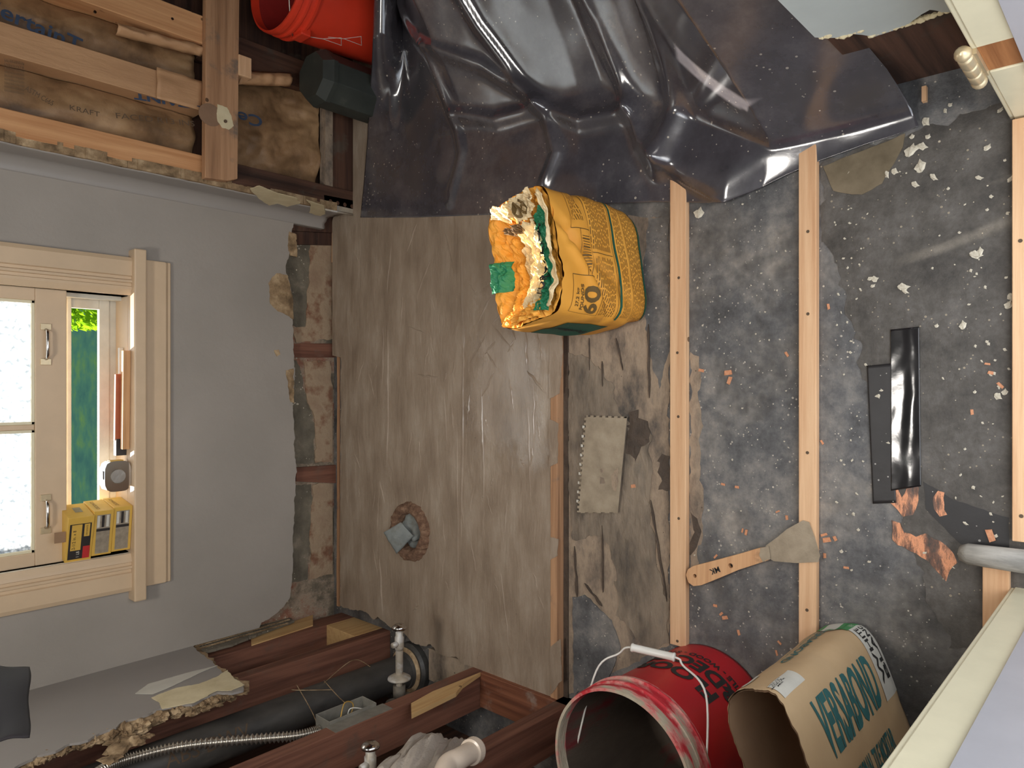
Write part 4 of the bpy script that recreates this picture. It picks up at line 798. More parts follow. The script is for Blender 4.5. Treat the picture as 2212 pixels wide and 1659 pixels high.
# ================================================================ PAPER BAGS
def bagfn(cx, cy, hx, hy, Ht, rot, n=4.5, bul=0.05, seed=0, cr=0.004):
    cr_, sr_ = math.cos(rot), math.sin(rot)
    def f(th, z, off=0.0, shrink=1.0):
        c, s = math.cos(th), math.sin(th); k = (abs(c)**n+abs(s)**n)**(-1/n)
        b = (1+bul*math.sin(PI*min(1, z/Ht)))*shrink*(0.96+0.04*min(1, z/0.03))
        x, y = hx*k*c*b, hy*k*s*b; w = cr*(noise.noise(Vector((x*9, y*9, z*9+seed)))+0.5*noise.noise(Vector((x*24, y*24, z*20+seed))))
        l = math.hypot(x, y) or 1; x += x/l*(w+off); y += y/l*(w+off)
        return Vector((cx+x*cr_-y*sr_, cy+x*sr_+y*cr_, z))
    # map flat face coordinates (face 0=+X 1=+Y 2=-X 3=-Y) to theta
    def face(k, half, other):
        def g(x, y, off=0.0012):
            # x along the face to the reader's right, y up
            base = {0: 0.0, 1: PI/2, 2: PI, 3: -PI/2}[k]
            return f(base+math.atan2(x, other), y, off)
        return g
    return f, face
# yellow bag
YH = 0.345
yf0, yface0 = bagfn(0.283, 1.068, 0.150, 0.112, YH, 0.17, 5, 0.03, 3, 0.006)
def ycrease(p):
    xl = (p.x-0.283)*math.cos(0.17)+(p.y-1.068)*math.sin(0.17); yl = -(p.x-0.283)*math.sin(0.17)+(p.y-1.068)*math.cos(0.17)
    if yl > -0.05: return p
    d1 = (p.z-(0.17+0.75*(xl+0.13)))/1.25; d2 = (p.z-(0.30-0.55*(xl-0.02)))/1.14; d3 = (p.z-(0.215+0.12*xl))
    w = -0.010*math.exp(-(d1/0.010)**2)*(1 if xl < 0.03 else math.exp(-((xl-0.03)/0.03)**2))+0.008*math.exp(-((d1-0.022)/0.016)**2)*(1 if xl < 0.03 else math.exp(-((xl-0.03)/0.03)**2))
    w += -0.006*math.exp(-(d2/0.009)**2)*(1 if xl > 0.0 else 0.2)-0.004*math.exp(-(d3/0.006)**2)
    return p+Vector((0.17, -1, 0))*w
def yf(th, z, off=0.0, shrink=1.0): return ycrease(yf0(th, z, off, shrink))
def yface(k, half, other):
    g = yface0(k, half, other); return lambda x, y, off=0.0016: ycrease(g(x, y, off))
yb = thing('cement_bag', (0.287, 1.075, 0.005), 'open yellow paper bag with green print standing in the sunlight', 'bag')
ZO = 0.005
def rimz(th): return YH+0.012*noise.noise(Vector((math.cos(th)*2.2, math.sin(th)*2.2, 4)))+0.006*noise.noise(Vector((math.cos(th)*9, math.sin(th)*9, 7)))-0.035*max(0, math.sin(th))
NT = 160
mb = MB(); vs = []; K = 44
for j in range(K+1):
    for i in range(NT):
        th = 2*PI*i/NT; z = rimz(th)*j/K
        fold = 0.010*math.exp(-((z-0.24-0.25*math.cos(th))**2)/0.0006)
        p = yf(th, z, -fold); vs.append(p+Vector((0, 0, ZO)))
fs = [(j*NT+i, j*NT+(i+1) % NT, (j+1)*NT+(i+1) % NT, (j+1)*NT+i) for j in range(K) for i in range(NT)]+[tuple(range(NT-1, -1, -1))]
mb.add(vs, fs); obj('bag_body', mb, M['yellow'], yb, smooth=True)
def topz(q, th):
    base = rimz(th)-0.012*(1-q)*0-0.075*math.sin(PI/2*(1-q))**1.0
    cr_ = 0.030*abs(noise.noise(Vector((math.cos(th)*q*3, math.sin(th)*q*3, 2))))+0.016*abs(noise.noise(Vector((math.cos(th)*q*8, math.sin(th)*q*8, 5))))+0.008*abs(noise.noise(Vector((math.cos(th)*q*20, math.sin(th)*q*20, 9))))
    return base+cr_*(1-q**6)
def toppt(x, y, lift=0.0):
    """x, y in -1..1 across the mouth"""
    q = min(1.0, (abs(x)**5+abs(y)**5)**(1/5)); th = math.atan2(y, x); r = yf0(math.atan2(y*0.112, x*0.150), rimz(th)*0.98)
    c = Vector((0.283, 1.068, 0)); p = c+(Vector((r.x, r.y, 0))-c)*q*0.985
    zz = topz(q, th)+0.012*abs(noise.noise(Vector((x*5, y*5, 1))))
    return Vector((p.x, p.y, zz+lift+ZO))
def crease(x, y, s): return 0.008*abs(noise.noise(Vector((x*6, y*6, s))))+0.004*abs(noise.noise(Vector((x*15, y*15, s))))
obj('folded_mouth', MB().grid(lambda u, v: toppt(-1+2*u, -1+2*v, 0.0), 90, 90), M['yellow'], yb)
obj('torn_inner_paper', MB().grid(lambda u, v: toppt(-0.78+1.35*u+0.06*nz(v*8, 3), -0.46+0.80*v+0.14*nz(u*4, 1), 0.010+crease(u, v, 4)*2.2), 60, 40), M['paperw'], yb)
obj('green_band', MB().grid(lambda u, v: toppt(-0.88+1.42*u, -0.84+0.42*v+0.03*nz(u*6, 1), 0.014+crease(u, v, 8)*1.6), 60, 22), M['pgreen'], yb)
obj('green_band', MB().grid(lambda u, v: toppt(-0.25+0.36*u, 0.60+0.38*v, 0.016+crease(u, v, 12)), 20, 14), M['pgreen'], yb)
obj('white_torn_strip', MB().grid(lambda u, v: toppt(-0.80+1.5*u, -0.99+0.16*v+0.05*nz(u*9, 2), 0.018+crease(u, v, 16)), 60, 10), M['paperw'], yb)
obj('white_torn_strip', MB().grid(lambda u, v: toppt(0.70+0.24*v+0.05*nz(u*6, 9), -0.75+1.6*u, 0.016+crease(u, v, 26)), 60, 10), M['paperw'], yb)
obj('side_fold', MB().grid(lambda u, v: toppt(-0.98+0.30*v+0.05*nz(u*6, 19), -0.6+1.5*u, 0.014+crease(u, v, 36)*1.5), 60, 14), M['yellow'], yb)
obj('printed_fold', MB().grid(lambda u, v: toppt(0.45+0.14*u, -0.15+0.75*v, 0.026+crease(u, v, 44)), 12, 30), plain('brown_print', C(110, 82, 50), 0.6), yb)
obj('pale_print', MB().grid(lambda u, v: toppt(0.58+0.26*u, -0.70+0.75*v, 0.024+crease(u, v, 46)), 12, 30), M['paperw'], yb)
lettering('60', 0.05, lambda x, y: toppt(0.70+y/0.152, -0.40+x/0.118, 0.040), M['yink'], yb, bold=0.001, maxedge=0.008)
lettering('PORTLAND', 0.03, lambda x, y: toppt(-0.15+x/0.152*0.9, -0.64+y/0.118, 0.034), M['ink'], yb, bold=0.0004, maxedge=0.008)
# printing on the front face
ff = yface(3, 0.150, 0.112); fl_ = yface(2, 0.112, 0.150)
def F(x, y): return ff(x, y)+Vector((0, 0, ZO))
def FS(x, y): return fl_(x, y)+Vector((0, 0, ZO))
def bar(x0, y0, x1, y1, w, m, nm='print_line', fn=F):
    n = 16; d = Vector((x1-x0, y1-y0)); l = d.length; nx, ny = -d.y/l*w/2, d.x/l*w/2
    return MB().grid(lambda u, v: fn(x0+(x1-x0)*u+nx*(2*v-1), y0+(y1-y0)*u+ny*(2*v-1)), n, 1)
lines = MB()
def addl(*a, fn=F):
    g = bar(*a, None, fn=fn); lines.add(g.v, g.f)
for (x0, y0, x1, y1) in ((0.035, 0.285, 0.125, 0.285), (0.035, 0.225, 0.125, 0.225), (0.035, 0.225, 0.035, 0.285), (0.125, 0.225, 0.125, 0.285), (-0.13, 0.312, -0.045, 0.312), (-0.13, 0.215, -0.045, 0.215), (-0.045, .215, -.045, .312), (-0.13, .215, -.13, .312), (-0.045, 0.225, 0.035, 0.225), (-0.045, .26, .035, .26),
                         (-0.14, 0.135, 0.14, 0.135), (-0.14, 0.075, 0.14, 0.075), (-0.14, 0.04, 0.14, 0.04), (-0.0, 0.14, 0.0, 0.22)): addl(x0, y0, x1, y1, 0.0012)
for k in range(14): addl(-0.035+k*0.0045, 0.23, -0.035+k*0.0045, 0.255, 0.0012+0.0012*(k % 3 == 0))
rt = random.Random(3)
for (xa, xb, ya, yb2, st) in ((0.05, 0.115, 0.24, 0.275, 0.006), (-0.13, -0.006, 0.145, 0.208, 0.0055), (0.006, 0.13, 0.145, 0.218, 0.0055), (-0.13, 0.13, 0.082, 0.112, 0.006), (-0.13, 0.13, 0.046, 0.070, 0.006), (-0.13, 0.13, 0.01, 0.035, 0.006)):
    y = yb2
    while y > ya:
        x = xa
        while x < xb-0.006:
            w = rt.uniform(0.004, 0.014); addl(x, y, min(xb, x+w), y, 0.0016); x += w+0.003
        y -= st
obj('print_lines', lines, M['yink'], yb)
lettering('60', 0.066, lambda x, y: F(-0.094+x, 0.244+y), M['yink'], yb, bold=0.0018, maxedge=0.01)
lettering('POUNDS', 0.014, lambda x, y: F(-0.088+x, 0.278+y), M['yink'], yb, bold=0.0004, maxedge=0.01)
lettering('27.2 kg', 0.014, lambda x, y: F(-0.088+x, 0.295+y), M['yink'], yb, bold=0.0003, maxedge=0.01)
gb = bar(-0.148, 0.125, 0.148, 0.125, 0.008, None); obj('green_stripe', gb, M['pgreend'], yb)
gb = bar(-0.148, 0.008, 0.148, 0.008, 0.010, None); obj('green_stripe', gb, M['pgreend'], yb)
obj('green_side_label', MB().grid(lambda u, v: FS(-0.085+0.15*u, 0.105+0.16*v), 14, 14), M['pgreend'], yb)
lettering('Portland', 0.036, lambda x, y: (lambda p: p+Vector((-0.001, 0, 0)))(FS(-0.01-y, 0.185+x)), M['ink'], yb, bold=0.0006, maxedge=0.01)

# tan mortar bag
TH = 0.45; d0 = Vector((-0.94, -0.34, 0)).normalized(); C1 = Vector((-0.470, 0.425, 0))
hw, hd2 = 0.155, 0.062
ctr = C1+d0*hw+Vector((-d0.y*-1, d0.x*-1, 0))*0
nrm = Vector((0.34, -0.94, 0)).normalized()     # main face normal
ctr = C1+d0*hw-nrm*hd2
rot = math.atan2(nrm.x, -nrm.y)
tf, tface = bagfn(ctr.x, ctr.y, hw, hd2, TH, rot, 3.6, 0.03, 11, 0.005)
tb_ = thing('mortar_bag', (ctr.x, ctr.y, 0.004), 'open tan paper bag with teal lettering beside the red bucket', 'bag')
def trim(th):
    return TH+0.03*noise.noise(Vector((math.cos(th)*1.6, math.sin(th)*1.6, 14)))+0.006*noise.noise(Vector((math.cos(th)*11, math.sin(th)*11, 17)))
vs = []; K = 40
for j in range(K+1):
    for i in range(NT):
        th = 2*PI*i/NT; vs.append(tf(th, trim(th)*j/K)+Vector((0, 0, 0.004)))
fs = [(j*NT+i, j*NT+(i+1) % NT, (j+1)*NT+(i+1) % NT, (j+1)*NT+i) for j in range(K) for i in range(NT)]+[tuple(range(NT-1, -1, -1))]
obj('bag_body', MB().add(vs, fs), M['tanbag'], tb_, smooth=True)
vs = []
for j in range(21):
    for i in range(NT): th = 2*PI*i/NT; vs.append(tf(th, trim(th)*(1-0.7*j/20), -0.003)+Vector((0, 0, 0.004)))
fs = [(j*NT+i, j*NT+(i+1) % NT, (j+1)*NT+(i+1) % NT, (j+1)*NT+i) for j in range(20) for i in range(NT)]+[tuple(range(20*NT, 21*NT))]
obj('bag_lining', MB().add(vs, fs), M['tanin'], tb_, smooth=True)
tm = tface(3, hw, hd2)
def TM(x, y): 
    return tm(x, y)+Vector((0, 0, 0.004))
# the face map uses atan2(x, other): widen so that x is in metres over the long face
def TMf(x, y):
    th = -PI/2+math.atan2(x, hd2); p = tf(th, y, 0.0015); return p+Vector((0, 0, 0.004))
def TS(x, y):
    th = math.atan2(x, hw); p = tf(th, y, 0.0015); return p+Vector((0, 0, 0.004))
lettering('VERSABOND', 0.053, lambda x, y: TMf(0.026+y, 0.238-x), M['teal'], tb_, bold=0.0016, maxedge=0.012, sx=0.92)
lettering('PROFESSIONAL TILE MORTAR', 0.02, lambda x, y: TMf(-0.014+y, 0.238-x), M['teal'], tb_, bold=0.0005, maxedge=0.012, sx=0.92)
lettering('For interior and exterior use', 0.013, lambda x, y: TMf(-0.036+y, 0.238-x), M['yink'], tb_, maxedge=0.012)
lettering('VERSABOND', 0.05, lambda x, y: TS(0.012-y, 0.19+x), M['teal'], tb_, bold=0.0012, maxedge=0.012, sx=0.8)
lettering('PROFESSIONAL TILE MORTAR', 0.014, lambda x, y: TS(0.046-y, 0.19+x), M['teal'], tb_, maxedge=0.012, sx=0.95)
obj('green_panel', MB().grid(lambda u, v: TS(-0.058+0.022*u, 0.004+0.07*v), 10, 8), M['labg'], tb_)
obj('white_panel', MB().grid(lambda u, v: TS(-0.036+0.070*u, 0.004+0.085*v), 20, 8), M['labw'], tb_)
obj('green_panel', MB().grid(lambda u, v: (TS(0.034+0.03*u*2, 0.004+0.08*v) if u < 0.45 else TMf(0.152-0.05*(u-0.45)/0.55, 0.004+0.08*v)), 20, 8), M['labg'], tb_)
obj('white_panel', MB().grid(lambda u, v: TMf(0.102-0.095*u, 0.004+0.075*v), 14, 8), M['labw'], tb_)
obj('white_patch', MB().grid(lambda u, v: TS(0.045+0.017*u, 0.37+0.06*v), 6, 8), M['labw'], tb_)
obj('white_patch', MB().grid(lambda u, v: (TMf(0.155-0.085*u, 0.352+0.085*v)), 18, 8), M['labw'], tb_)
for k in range(5): lettering(('NET WT', '50 LB', '22.6 kg', 'MORTAR', 'MIX')[k], 0.013, lambda x, y, k=k: TMf(0.148-0.011*k+y*0.8, 0.415-x)+nrm*0.0008, M['ink'], tb_, bold=0.0003, maxedge=0.01)
lettering('WHITE\nBLANC', 0.026, lambda x, y: TMf(0.055+x*0.9, 0.042+y)+nrm*0.0008, M['ink'], tb_, bold=0.0006, maxedge=0.01)
lettering('2 SQFT', 0.020, lambda x, y: TMf(0.125+x*.55, 0.045+y)+nrm*0.0008, M['labw'], tb_, maxedge=0.01)
zz = MB()
for k in range(9):
    y0 = 0.03+k*0.042; g = MB().grid(lambda u, v: TMf(-0.075-0.05*v, y0+0.016*u+0.014*v), 3, 8); zz.add(g.v, g.f)
obj('white_stripes', zz, M['labw'], tb_)

# ================================================================ LINER
def seg_d(x, y, a, b):
    vx, vy = b[0]-a[0], b[1]-a[1]; l = vx*vx+vy*vy; t = max(0, min(1, ((x-a[0])*vx+(y-a[1])*vy)/l)); dx, dy = x-a[0]-vx*t, y-a[1]-vy*t
    return math.hypot(dx, dy), (vx*dy-vy*dx)
def fxy(l): return [tuple(FL(px, py, 0.03).xy) for px, py in l]
RIDG = [(fxy([(880, -60), (930, 60), (975, 130), (1090, 165), (1180, 232)]), .020, .020), (fxy([(1085, -20), (1110, 100), (1145, 190), (1180, 232), (1205, 330), (1180, 400)]), .016, .018), (fxy([(985, 140), (990, 250), (1000, 330), (975, 440)]), .012, .018),
        (fxy([(1000, 255), (1080, 262), (1180, 232), (1260, 262), (1360, 240)]), .024, .022), (fxy([(1500, -60), (1490, 120), (1470, 230), (1425, 345)]), .030, .035), (fxy([(1310, -20), (1330, 90), (1350, 200), (1385, 310), (1420, 358)]), .022, .022),
        (fxy([(860, -40), (850, 120), (835, 260)]), .02, .05), (fxy([(1700, 60), (1800, 200), (1900, 300)]), .006, .05)]
STEP = fxy([(1300, -60), (1340, 90), (1352, 200), (1385, 310), (1428, 358), (1480, 395), (1562, 436), (1640, 470)])
bot = [FL(x, y, 0.031) for x, y in ((779, 470), (820, 470), (900, 470), (1060, 464), (1200, 448), (1300, 440), (1400, 433), (1480, 434), (1562, 438))]+[FL(x, y, 0.012) for x, y in ((1650, 403), (1700, 378), (1762, 351), (1870, 312), (1940, 290), (1985, 272))]
def polyat(P, s):
    L_ = [0]
    for i in range(len(P)-1): L_.append(L_[-1]+(P[i+1]-P[i]).length)
    d = s*L_[-1]
    for i in range(len(P)-1):
        if d <= L_[i+1] or i == len(P)-2: t = (d-L_[i])/(L_[i+1]-L_[i]); return P[i].lerp(P[i+1], t)
top = [Vector((1.36, bot[0].y-0.01, 0)), Vector((1.36, 1.4, 0)), Vector((1.36, 0.9, 0)), Vector((1.1, 0.60, 0)), Vector((0.70, 0.44, 0)), Vector((0.574, 0.365, 0))]
def lz(x, y):
    gz = 0.033 if y > 1.14 else 0.033-0.018*min(1, (1.14-y)/0.2)
    if y < 0.62: x0 = 0.505; sl = 3.2
    else: x0 = 0.505+0.26*min(1, (y-0.62)/0.45); sl = 3.2-2.42*min(1, (y-0.62)/0.25)
    am = 1.0 if y < 1.55 else max(0, 1-(y-1.55)/0.40)**1.5
    d = max(0, x-x0); z = gz+am*sl*(math.sqrt(d*d+0.0016)-0.04 if d > 0 else 0)
    z = min(z, gz+0.42)
    for P, h, w in RIDG:
        m = min(seg_d(x, y, P[i], P[i+1])[0] for i in range(len(P)-1)); z += h*math.exp(-(m/w)**2)
    best = (9, 0)
    for i in range(len(STEP)-1):
        q = seg_d(x, y, STEP[i], STEP[i+1])
        if q[0] < best[0]: best = q
    s = best[0]*(1 if best[1] > 0 else -1)
    z += 0.035*(1/(1+math.exp(-s/0.006)))*math.exp(-max(0, s)/0.16)
    z += 0.006*nz(x*5, y*5, 2)+0.002*nz(x*14, y*14, 5)
    return z
LE = [FL(779, 470, 0.031), FL(786, 400, 0.034), FL(794, 300, 0.045), FL(798, 220, 0.085), FL(803, 150, 0.135), FL(806, 80, 0.195), FL(809, 0, 0.225), FL(811, -90, 0.24)]
def leftedge(x):
    for i in range(len(LE)-1):
        if x <= LE[i+1].x or i == len(LE)-2: t = (x-LE[i].x)/(LE[i+1].x-LE[i].x); return LE[i].lerp(LE[i+1], t)
def lerp_left(v): return bot[0].lerp(top[0], v).y
def linerfn(u, v):
    b = polyat(bot, u); t = polyat(top, u); p = b.lerp(t, v); z = lz(p.x, p.y)
    e = min(v, 1)*((b-t).length); k = min(1, e/0.10); base = b.z
    z = base+(z-base)*(k*k*(3-2*k))**0.8 if z > base else z
    w = max(0, 1-u/0.16); w = w*w*(3-2*w)
    if w > 0:
        q = leftedge(p.x); dx = q-Vector((p.x, bot[0].y, 0.0)); p = Vector((p.x, p.y+(q.y-lerp_left(v))*w, 0)); z = z*(1-w)+q.z*w
    return Vector((p.x, p.y, max(z, 0.004)))
lo = obj('liner_sheet', MB().grid(linerfn, 300, 220), M['liner'], smooth=True, solid=0.0)
lo.name = 'pan_liner'
md = lo.modifiers.new('s', 'SOLIDIFY'); md.thickness = 0.0015; md.offset = 1
tag(lo, 'crumpled glossy black rubber liner heaped over the right side of the floor', 'liner')

# ================================================================ TOOLS
zt = 0.0095
nt_ = thing('notched_trowel', FL(1300, 1000, zt), 'mortar-covered rectangular notched trowel lying on the rough mortar', 'trowel')
cs = [FL(1264, 897, 0.014), FL(1355, 900, 0.014), FL(1335, 1108, 0.014), FL(1247, 1108, 0.014)]
pts = []
def tooth(a, b, n, dep, inw):
    out = []; d = (b-a)
    for i in range(n):
        for t, k in ((0.0, 0), (0.5, 0), (0.5, 1), (1.0, 1)): out.append(a+d*((i+t)/n)+inw*dep*k)
    return out
pts += tooth(cs[0], cs[1], 7, 0.004, (cs[3]-cs[0]).normalized()); pts += [cs[1], cs[2]]; pts += tooth(cs[2], cs[3], 5, 0.002, (cs[0]-cs[3]).normalized()); pts += tooth(cs[3], cs[0], 20, 0.006, (cs[1]-cs[0]).normalized())
obj('blade', MB().prism(pts, (0, 0, 0.002)), M['steelblade'], nt_)
hc1, hc2 = cs[0].lerp(cs[1], 0.5).lerp(cs[3].lerp(cs[2], 0.5), 0.3), cs[0].lerp(cs[1], 0.5).lerp(cs[3].lerp(cs[2], 0.5), 0.7)
wm = MB()
for k, pl in enumerate([[(1296, 1030), (1304, 1032), (1308, 1044), (1296, 1046)], [(1320, 1026), (1334, 1010), (1336, 1040), (1330, 1062), (1322, 1056)], [(1296, 1013), (1303, 1012), (1304, 1020), (1298, 1021)]]):
    wm.prism(torn([FL(x, y, 0.0168) for x, y in pl], 0.0012, 0.006, closed=True, plane='XY', seed=200+k), (0, 0, -0.0008))
obj('dried_spots', wm, M['tan'], nt_)

pk = thing('putty_knife', FL(1620, 1200, 0.03), 'wide putty knife with wooden handle lying across the second sleeper', 'putty knife')
zk = 0.0225
def PK(x, y, z=None): return FL(x, y, zk if z is None else z)
bl = [PK(1655, 1178), PK(1680, 1160), PK(1700, 1143), PK(1735, 1124), PK(1748, 1128), PK(1760, 1160), PK(1772, 1200), PK(1768, 1214), PK(1720, 1216), PK(1672, 1212), PK(1660, 1205)]
obj('blade', MB().prism(bl, (0, 0, 0.0015)), M['steelblade'], pk)
hl = [(1491, 1228), (1502, 1221), (1540, 1211), (1600, 1195), (1640, 1183), (1660, 1180), (1664, 1208), (1640, 1216), (1600, 1229), (1560, 1246), (1520, 1262), (1503, 1264), (1492, 1256), (1487, 1240)]
hloop = [PK(x, y, 0.015) for x, y in hl]
def circ(c, r, n=14): return [c+Vector((r*math.cos(-2*PI*i/n), r*math.sin(-2*PI*i/n), 0)) for i in range(n)]
obj('handle', MB().prism([hloop, circ(PK(1506, 1242, 0.015), 0.0045), circ(PK(1583, 1220, 0.015), 0.0055)], (0, 0, 0.012)), M['handle'], pk, bevel=0.0035)
obj('ferrule_mortar', MB().prism(torn([PK(x, y, 0.0278) for x, y in ((1642, 1184), (1660, 1179), (1664, 1208), (1648, 1214), (1640, 1200))], 0.001, 0.006, closed=True, plane='XY', seed=2), (0, 0, -0.001)), M['steelblade'], pk)
tA, tB = PK(1556, 1228, 0.0278), PK(1533, 1236, 0.0278); U_ = (tB-tA).normalized(); V_ = Vector((0, 0, 1)).cross(U_)
lettering('MK', 0.018, flat((tA+tB)/2, U_, V_), M['ink'], pk, bold=0.0004)

for i in range(9):
    p = cs[3].lerp(cs[0], 0.12+0.095*i)+Vector((0, 0, -0.0008)); obj('bare_tooth_glint', MB().box(p.x-0.0035, p.x+0.0035, p.y-0.001, p.y+0.006, p.z, p.z+0.001), M['labw'], nt_)  # bare steel teeth, their bright highlights painted on as white
# grey rod at the door
g0, g1 = FL(2084, 1186, 0.0), FL(2240, 1206, 0.0)
tag(obj('rod', MB().tube([Vector((g0.x, g0.y, 0.038)), Vector((g0.x, g0.y-0.012, 0.040)), Vector((g1.x, g1.y, 0.043))], [0.014, 0.019, 0.021], 20), mat('grey_rod', [(0.35, C(120, 116, 108)), (0.65, C(168, 162, 152))], scale=20, stretch=(2, .5, 2), rough=0.6, bump=0.002), smooth=True), 'grey worn round rod lying by the left door jamb', 'rod')
tag(obj('wood_shard', MB().box(FL(1998, 200).x-0.02, FL(1998, 190).x, FL(2004, 240).y, FL(1994, 240).y, 0, 0.012), M['pine_x']), 'small upright wood shard at the end of the liner', 'wood shard')

# ================================================================ SILL CLUTTER
def sbox(i, rz, w, d, h, cx, cy, z, label, front):
    t = thing('screw_box', (cx, cy, z), label, 'box', None)
    R = Matrix.Translation((cx, cy, z)) @ Matrix.Rotation(rz, 4, 'Z')
    obj('carton', MB().box(-w/2, w/2, -d/2, d/2, 0, h, R), M['box'], t, bevel=0.0012)
    def fr(x, y): return R @ Vector((x, -d/2-0.0006, y))
    def fr2(x, y): return R @ Vector((x, -d/2-0.0012, y))
    def sd(x, y): return R @ Vector((w/2+0.0006, x, y))
    if front == 'dark':
        sheet(fr, -w/2+0.008, w/2-0.02, 0.006, h-0.005, M['blacklab'], t, 'dark_label', 2, 2)
        sheet(fr2, -w/2+0.035, w/2-0.022, 0.030, h-0.010, M['box'], t, 'yellow_label', 2, 2)
        sheet(fr2, -w/2+0.008, -w/2+0.045, 0.006, 0.024, M['redlab'], t, 'red_label', 2, 2)
        sheet(fr2, w/2-0.06, w/2-0.022, 0.010, 0.024, M['box'], t, 'yellow_label', 2, 2)
        lettering('2-1/2 in. x 8', 0.012, flat(R @ Vector((0.0, -d/2-0.0018, h-0.018)), R.to_3x3() @ Vector((1, 0, 0)), (0, 0, 1)), M['ink'], t)
        lettering('DECKMATE', 0.006, flat(R @ Vector((w/2-0.041, -d/2-0.0018, 0.017)), R.to_3x3() @ Vector((1, 0, 0)), (0, 0, 1)), M['ink'], t)
        lettering('1 LB', 0.011, flat(R @ Vector((-w/2+0.022, -d/2-0.0018, 0.036)), R.to_3x3() @ Vector((1, 0, 0)), (0, 0, 1)), M['labw'], t)
        sheet(sd, -0.015, 0.02, 0.020, 0.040, M['boxl'], t, 'side_window', 2, 2)
    else:
        sheet(fr, -w/2+0.006, w/2-0.012, 0.008, h-0.008, M['boxl'], t, 'grey_label', 2, 2)
        sheet(fr2, 0.006, 0.014, 0.008, h-0.008, M['blacklab'], t, 'dark_stripe', 2, 2)
        for k in range(3): sheet(fr2, 0.018, w/2-0.014, 0.012+0.012*k, 0.019+0.012*k, M['blacklab' if k == 1 else 'labw'], t, 'label_row', 2, 2)
        lettering('DECKMATE', 0.013, flat(R @ Vector((w/2+0.0012, 0.0, h-0.016)), R.to_3x3() @ Vector((0, 1, 0)), (0, 0, 1)), M['yink'], t)
    return t
bx, by = -0.424, 2.315
sbox(0, -0.16, 0.135, 0.098, 0.052, bx+0.004, by, 0.7465, 'yellow screw box with grey label, lowest of the sill stack', 'grey')
sbox(1, -0.20, 0.135, 0.098, 0.052, bx+0.002, by-0.002, 0.799, 'yellow screw box with grey label, middle of the sill stack', 'grey')
tbx = sbox(2, -0.26, 0.135, 0.098, 0.066, bx-0.004, by-0.004, 0.8515, 'yellow screw box with black label, top of the sill stack', 'dark')
obj('open_flap', MB().grid(lambda u, v: Vector((bx-0.02+0.03*u, by-0.045, 0.918+0.028*v)), 2, 2), M['tanin'], tbx, solid=0.001)

tm_ = thing('tape_measure', (-0.272, 2.285, 0.7465), 'chrome tape measure on the sunlit sill', 'tape measure')
prof = []
for k in range(24):
    t = 2*PI*k/24; n_ = 4; q = (abs(math.cos(t))**n_+abs(math.sin(t))**n_)**(-1/n_); prof.append(Vector((-0.272+0.045*q*math.cos(t), 2.268, 0.7465+0.036+0.036*q*math.sin(t))))
obj('case', MB().prism(prof, (0, 0.045, 0)), M['chrome'], tm_, bevel=0.006)
obj('face_plate', MB().lathe([(0, -0.002), (0.020, -0.002), (0.022, 0.001)], (-0.272, 2.268, 0.783), (0, 1, 0), 24), M['steel'], tm_, smooth=False)
obj('yellow_label', MB().box(-0.246, -0.2255, 2.276, 2.300, 0.765, 0.802), M['box'], tm_)
obj('lock_button', MB().box(-0.28, -0.255, 2.276, 2.29, 0.812, 0.82), M['blacklab'], tm_, bevel=0.002)
def stick(x0, x1, y, z, w, h, m, label, cat, name, rot=0.0):
    R = Matrix.Translation(((x0+x1)/2, y, z)) @ Matrix.Rotation(rot, 4, 'Z'); l = (x1-x0)/2
    return tag(obj(name, MB().box(-l, l, -w/2, w/2, 0, h, R), m, bevel=0.001), label, cat)
stick(-0.195, 0.10, 2.285, 0.7467, 0.018, 0.02, M['deck'], 'pale wooden stick standing on edge on the sill', 'stick', 'wood_stick', -0.03)
st = stick(-0.17, 0.03, 2.315, 0.7467, 0.014, 0.030, plain('orange_plastic_handle', C(180, 96, 60), 0.5), 'brown-orange handled tool behind the wooden stick', 'tool', 'utility_tool', -0.04)
obj('black_end', MB().box(-0.215, -0.165, 2.308, 2.328, 0.7467, 0.775), M['blacklab'], st)
stick(-0.03, 0.11, 2.335, 0.7467, 0.012, 0.012, M['labw'], 'white scrap of trim behind the tools on the sill', 'trim scrap', 'trim_scrap', 0.02)

# ceiling-hung dark cloth corner at lower left of the picture
dk = MB().grid(lambda u, v: XW(-60+124*u+6*nz(v*3, 1)*u, 1438+4*u+v*(170-20*u)-70*0, -0.55)+Vector((0.012*nz(u*2, v*2, 2), 0, 0)), 24, 24)
tag(obj('hanging_cloth', dk, plain('dark_cloth', C(30, 26, 30), 0.8), smooth=True, solid=0.003), 'dark cloth edge hanging near the left wall', 'cloth')

# ================================================================ DEBRIS
def chip(px, py, l, w, h, rz, m, label, group, base=[None, None], zz=0.002):
    pass
proto = {}
def debris(kind, px, py, s, rz, label, group, z=0.002):
    if kind not in proto:
        mb = MB()
        if kind == 'wood_chip': mb.box(-0.5, 0.5, -0.32, 0.32, 0, 0.3); mb.v = [v+Vector((0.14*nz(v.x*3, v.y*3, v.z), 0.12*nz(v.y*3, v.x*2), 0)) for v in mb.v]
        else: blob(mb, (0, 0, 0.22), 0.5, (1, 0.8, 0.45), 91, 9, 0.8)
        o = obj(kind, mb, M['chipm'] if kind == 'wood_chip' else M['crumbw']); proto[kind] = o
    else:
        o = proto[kind].copy(); COL.objects.link(o)
    p = FL(px, py, z); o.location = p; o.scale = (s, s*random.uniform(0.5, 1.0), s*0.5); o.rotation_euler = (0, 0, rz)
    return tag(o, label, 'wood chip' if kind == 'wood_chip' else 'plaster crumb', group)
M['chipm'] = mat('chip_wood', [(0.3, C(186, 120, 84)), (0.7, C(214, 158, 120))], scale=3, rough=0.8)
